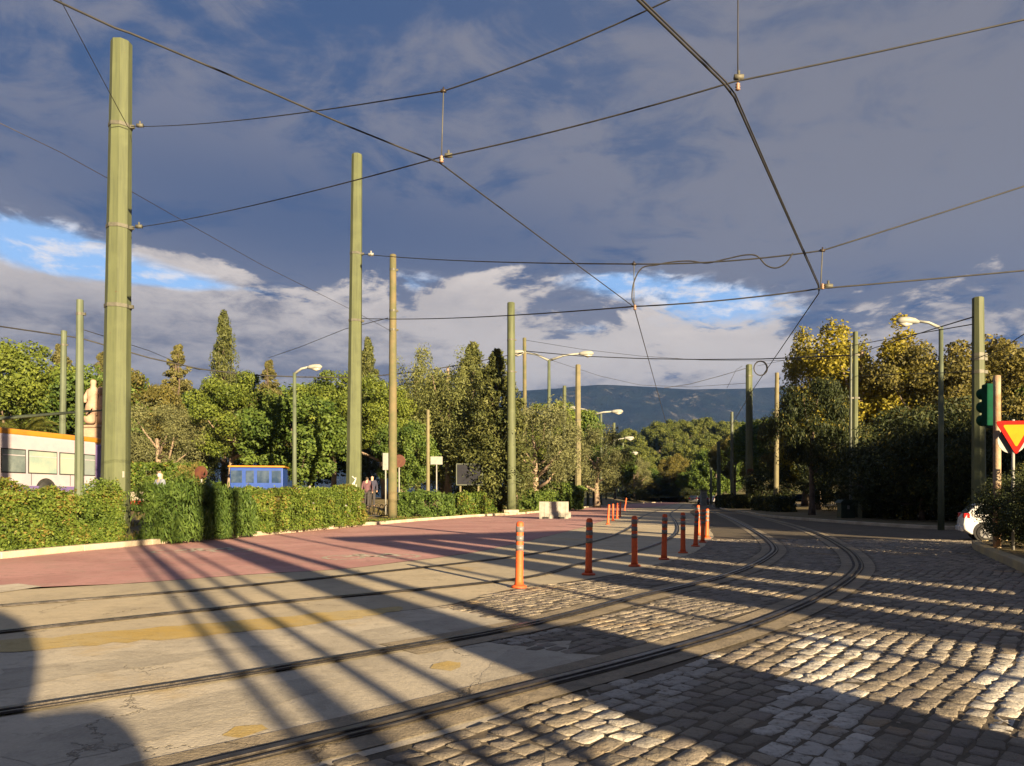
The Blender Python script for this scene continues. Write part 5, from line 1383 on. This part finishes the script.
def shade_portico():  # unseen block added for shade, slits let strips of sun through
    q = -20.0; X, Y = pq(0, q)
    t = thing('shade_building', 'unseen slitted block added behind the viewer to cast shade and sun strips', 'building', (X, Y, 0), AZ)
    mb = MB(); mb.box((10.6, -3, 2.45), (9.0, 6, 4.9)); mb.build('wall', M['plaster'], t)
    for a, b in ((6.3, 7.26), (7.54, 8.36), (8.64, 9.94), (10.26, 15.1)):
        mb = MB(); mb.box(((a + b) / 2, -.4, 6.84), (b - a, .6, 3.88)); mb.build('pier', M['plaster'], t)
    mb = MB(); mb.box((10.6, -.4, 9.05), (9.0, .6, .54)); mb.build('roof', M['plaster'], t)
shade_portico()
SH = 'unseen trees added behind the viewer for shade'
for i, (p, q, h, wd, key) in enumerate(((28.8, -25, 13, .9, 'bright'), (33, -26, 13, .9, 'brown'), (37, -27, 14, 1.0, 'brown'), (41, -25, 14, 1.0, 'bright'), (46, -26, 14, 1.0, 'brown'), (52, -25, 14, 1.1, 'bright'))):  # unseen crowns added to dapple and darken the right side
    X, Y = pq(p, q); plant_tree(key, 'broad unseen tree added behind the viewer to shade the right side', (X, Y, 0), h * 1.12, None, SH, wide=wd)
for lab, pt, top in (('tram pole beyond the picture edge holding the first span wires', (9.05, 6.3), 8.6), ('tram pole beyond the picture edge holding the second span wires', (17.4, 13), 9.8), ('tall pole beyond the picture edge holding the steep thin wire', (-9.0, 9.9), 13.6)):
    t = thing('tram_pole', lab, 'pole', (*pt, 0), 0, 'tram line poles'); mb = MB(); mb.tube([(0, 0, -.2), (0, 0, top)], [.2, .14], 8); mb.build('shaft', M['pole_green'], t)
for p in PROTO.values():
    if not p['used']:
        for c in list(p['root'].children): bpy.data.objects.remove(c)
        bpy.data.objects.remove(p['root'])
# ------------------------------------------------------------------ light, sky, air, camera
SUN_EL, SUN_AZ_DIR = R(12.5), (-.50, .866)       # shadows run along this direction
sd = bpy.data.lights.new('sun', 'SUN'); sd.energy = 5.0; sd.angle = R(.42); sd.color = (1.0, .77, .46)
so = bpy.data.objects.new('sun', sd); link(so)
lv = Vector((SUN_AZ_DIR[0] * math.cos(SUN_EL), SUN_AZ_DIR[1] * math.cos(SUN_EL), -math.sin(SUN_EL)))
so.rotation_euler = lv.to_track_quat('-Z', 'Y').to_euler()
w = bpy.data.worlds.new('World'); scene.world = w; w.use_nodes = True
nt = w.node_tree; t = NT(nt); bg = nt.nodes['Background']
sky = t.n('ShaderNodeTexSky'); sky.sky_type = 'NISHITA'; sky.sun_disc = False
sky.sun_elevation = SUN_EL; sky.sun_rotation = math.atan2(-SUN_AZ_DIR[0], -SUN_AZ_DIR[1])
D = t.n('ShaderNodeTexCoord').outputs['Generated']
sx = t.n('ShaderNodeSeparateXYZ'); t.l(D, sx.inputs[0])
X, Y, Z = sx.outputs
az = t.math('ARCTAN2', X, Y); el = t.math('ARCSINE', Z)
zz = t.math('ADD', t.math('MAXIMUM', Z, 0.0), .10)
cv = t.n('ShaderNodeCombineXYZ'); t.setin(cv.inputs[0], t.math('DIVIDE', X, zz)); t.setin(cv.inputs[1], t.math('DIVIDE', Y, zz)); cv.inputs[2].default_value = 2.3
P1 = cv.outputs[0]
cv2 = t.n('ShaderNodeCombineXYZ'); t.setin(cv2.inputs[0], t.math('MULTIPLY', az, 1.0)); t.setin(cv2.inputs[1], t.math('MULTIPLY', el, 2.6)); cv2.inputs[2].default_value = .7
P2 = cv2.outputs[0]
def window(x, y, wx, wy):
    """a break in the cloud round a direction"""
    a0 = math.atan((x - CXP) / FPX); e0 = math.atan((HZ - y) / math.hypot(FPX, x - CXP))
    a = t.math('DIVIDE', t.math('SUBTRACT', az, a0), wx / FPX); e = t.math('DIVIDE', t.math('SUBTRACT', el, e0), wy / FPX)
    q = t.math('ADD', t.math('MULTIPLY', a, a), t.math('MULTIPLY', e, e))
    return t.math('EXPONENT', t.math('MULTIPLY', q, -1.0))
def add(*a):
    r = a[0]
    for k in a[1:]: r = t.math('ADD', r, k)
    return r
S = 5.2     # the background strength is .1
def c(r, g, b): return (r * S, g * S, b * S)
n1 = t.noise(P1, .55, 7, .55, .3); n2 = t.noise(P2, 3.2, 8, .6, .6); n3 = t.noise(P2, 8.5, 7, .62, .4); n4 = t.noise(P1, 1.6, 6, .6, .5)
CLD = SKYK = None
# blue of the sky between clouds
blue = t.mix(.85, sky.outputs[0], c(.10, .19, .37))
# high grey sheet
n5 = t.noise(P2, 20, 6, .62, .3)
n6 = t.noise(P1, 3.4, 8, .62, .8)
shade = t.math('ADD', t.math('ADD', t.math('MULTIPLY', n1, .7), t.math('MULTIPLY', t.math('SUBTRACT', n6, .5), .75)), t.math('ADD', t.math('MULTIPLY', n4, .5), t.math('MULTIPLY', n3, .26)))
sheetc = t.mix(t.ramp(shade, .55, .77), c(.029, .053, .118), c(.104, .108, .142))
right = t.ramp(az, -.35, .55)
sheetc = t.mix(t.math('MULTIPLY', t.math('MULTIPLY', right, t.ramp(el, .10, .45)), .4), sheetc, c(.106, .104, .115))
belly = add(window(330, 225, 190, 65), t.math('MULTIPLY', window(90, 165, 160, 60), .5), t.math('MULTIPLY', window(860, 300, 160, 40), .5), t.math('MULTIPLY', window(540, 250, 120, 40), .5))
sheetc = t.mix(t.math('MULTIPLY', belly, .7), sheetc, c(.031, .051, .110))
breaks = add(t.math('MULTIPLY', window(10, 232, 75, 18), .9), t.math('MULTIPLY', window(80, 262, 80, 16), 1.0), window(170, 281, 90, 9), t.math('MULTIPLY', window(620, 284, 60, 14), .85), t.math('MULTIPLY', window(705, 300, 60, 20), .6), t.math('MULTIPLY', window(585, 330, 45, 9), .5), t.math('MULTIPLY', window(410, 280, 50, 12), .45), t.math('MULTIPLY', window(740, 318, 80, 22), .75), t.math('MULTIPLY', window(480, 300, 60, 12), .35))
br = add(breaks, t.math('MULTIPLY', t.math('SUBTRACT', n3, .5), 1.5), t.math('MULTIPLY', t.math('SUBTRACT', n5, .5), .8))
open_ = t.ramp(br, .32, .80)
col = t.mix(open_, sheetc, blue)
wisp = t.math('MULTIPLY', t.ramp(t.math('ADD', n5, t.math('MULTIPLY', n3, .5)), .70, .95), t.ramp(breaks, .12, .6))
col = t.mix(t.math('MULTIPLY', wisp, .85), col, c(.42, .40, .40))
# low cumulus bank with lit tops
edge = add(.225, t.math('MULTIPLY', t.math('SUBTRACT', n2, .5), .32), t.math('MULTIPLY', t.math('SUBTRACT', n3, .5), .16), t.math('MULTIPLY', t.math('SUBTRACT', n5, .5), .05), t.math('MULTIPLY', add(window(90, 285, 170, 60), window(450, 300, 110, 45), t.math('MULTIPLY', window(930, 280, 120, 50), .2)), .075), t.math('MULTIPLY', window(600, 310, 110, 50), .012))
under = t.math('SUBTRACT', edge, el)
bank = t.ramp(under, -.008, .016)
puff = add(t.math('MULTIPLY', n3, .75), t.math('MULTIPLY', n5, .55), t.math('MULTIPLY', add(window(450, 300, 110, 34), window(600, 340, 120, 34), window(700, 352, 110, 30), t.math('MULTIPLY', window(90, 282, 140, 24), .55)), .30))
lit = t.math('MULTIPLY', t.ramp(puff, .50, .84), t.ramp(under, .2, .0))
bankc = t.mix(lit, c(.078, .081, .112), c(.36, .32, .295))
bankc = t.mix(t.math('MULTIPLY', t.ramp(n2, .62, .40), .45), bankc, c(.11, .105, .125))
glow = t.math('MULTIPLY', t.ramp(el, .30, .22), add(window(660, 356, 170, 36), t.math('MULTIPLY', window(470, 335, 90, 40), .35)))
gl2 = t.math('MULTIPLY', glow, t.ramp(add(n3, t.math('MULTIPLY', n5, .4)), .45, .85))
bankc = t.mix(t.math('MULTIPLY', gl2, .9), bankc, c(.30, .272, .258))
col = t.mix(t.math('MULTIPLY', bank, t.ramp(br, 1.15, .55)), col, bankc)
t.l(col, bg.inputs['Color']); bg.inputs['Strength'].default_value = .1

# air: one even volume round everything
mb = MB(); mb.box((0, 2080, 209), (7900, 4560, 424))
m = bpy.data.materials.new('pale air'); m.use_nodes = True; hn = m.node_tree
for k in list(hn.nodes):
    if k.type == 'BSDF_PRINCIPLED': hn.nodes.remove(k)
pv = hn.nodes.new('ShaderNodeVolumePrincipled'); pv.inputs['Density'].default_value = .00006
pv.inputs['Color'].default_value = (.16, .38, 1.0, 1); pv.inputs['Anisotropy'].default_value = .0
hn.links.new(pv.outputs[0], hn.nodes['Material Output'].inputs['Volume'])
HAZE = True
if HAZE: tag(mb.build('haze', m), kind='stuff')

cd = bpy.data.cameras.new('camera'); cam = bpy.data.objects.new('camera', cd); link(cam)
cam.location = (0, 0, EYE); cam.rotation_euler = (R(90), 0, 0)
cd.sensor_width = 36.0; cd.lens = FPX / 1024 * 36.0
cd.shift_y = (HZ - 383) / 1024
cd.clip_start = .05; cd.clip_end = 12000
scene.camera = cam
scene.view_settings.view_transform = 'Standard'; scene.view_settings.look = 'None'
scene.view_settings.exposure = 1.95; scene.view_settings.gamma = 1.0
scene.render.engine = 'CYCLES'
scene.cycles.use_denoising = True
scene.cycles.max_bounces = 5; scene.cycles.diffuse_bounces = 2; scene.cycles.glossy_bounces = 2; scene.cycles.transmission_bounces = 3; scene.cycles.volume_bounces = 0
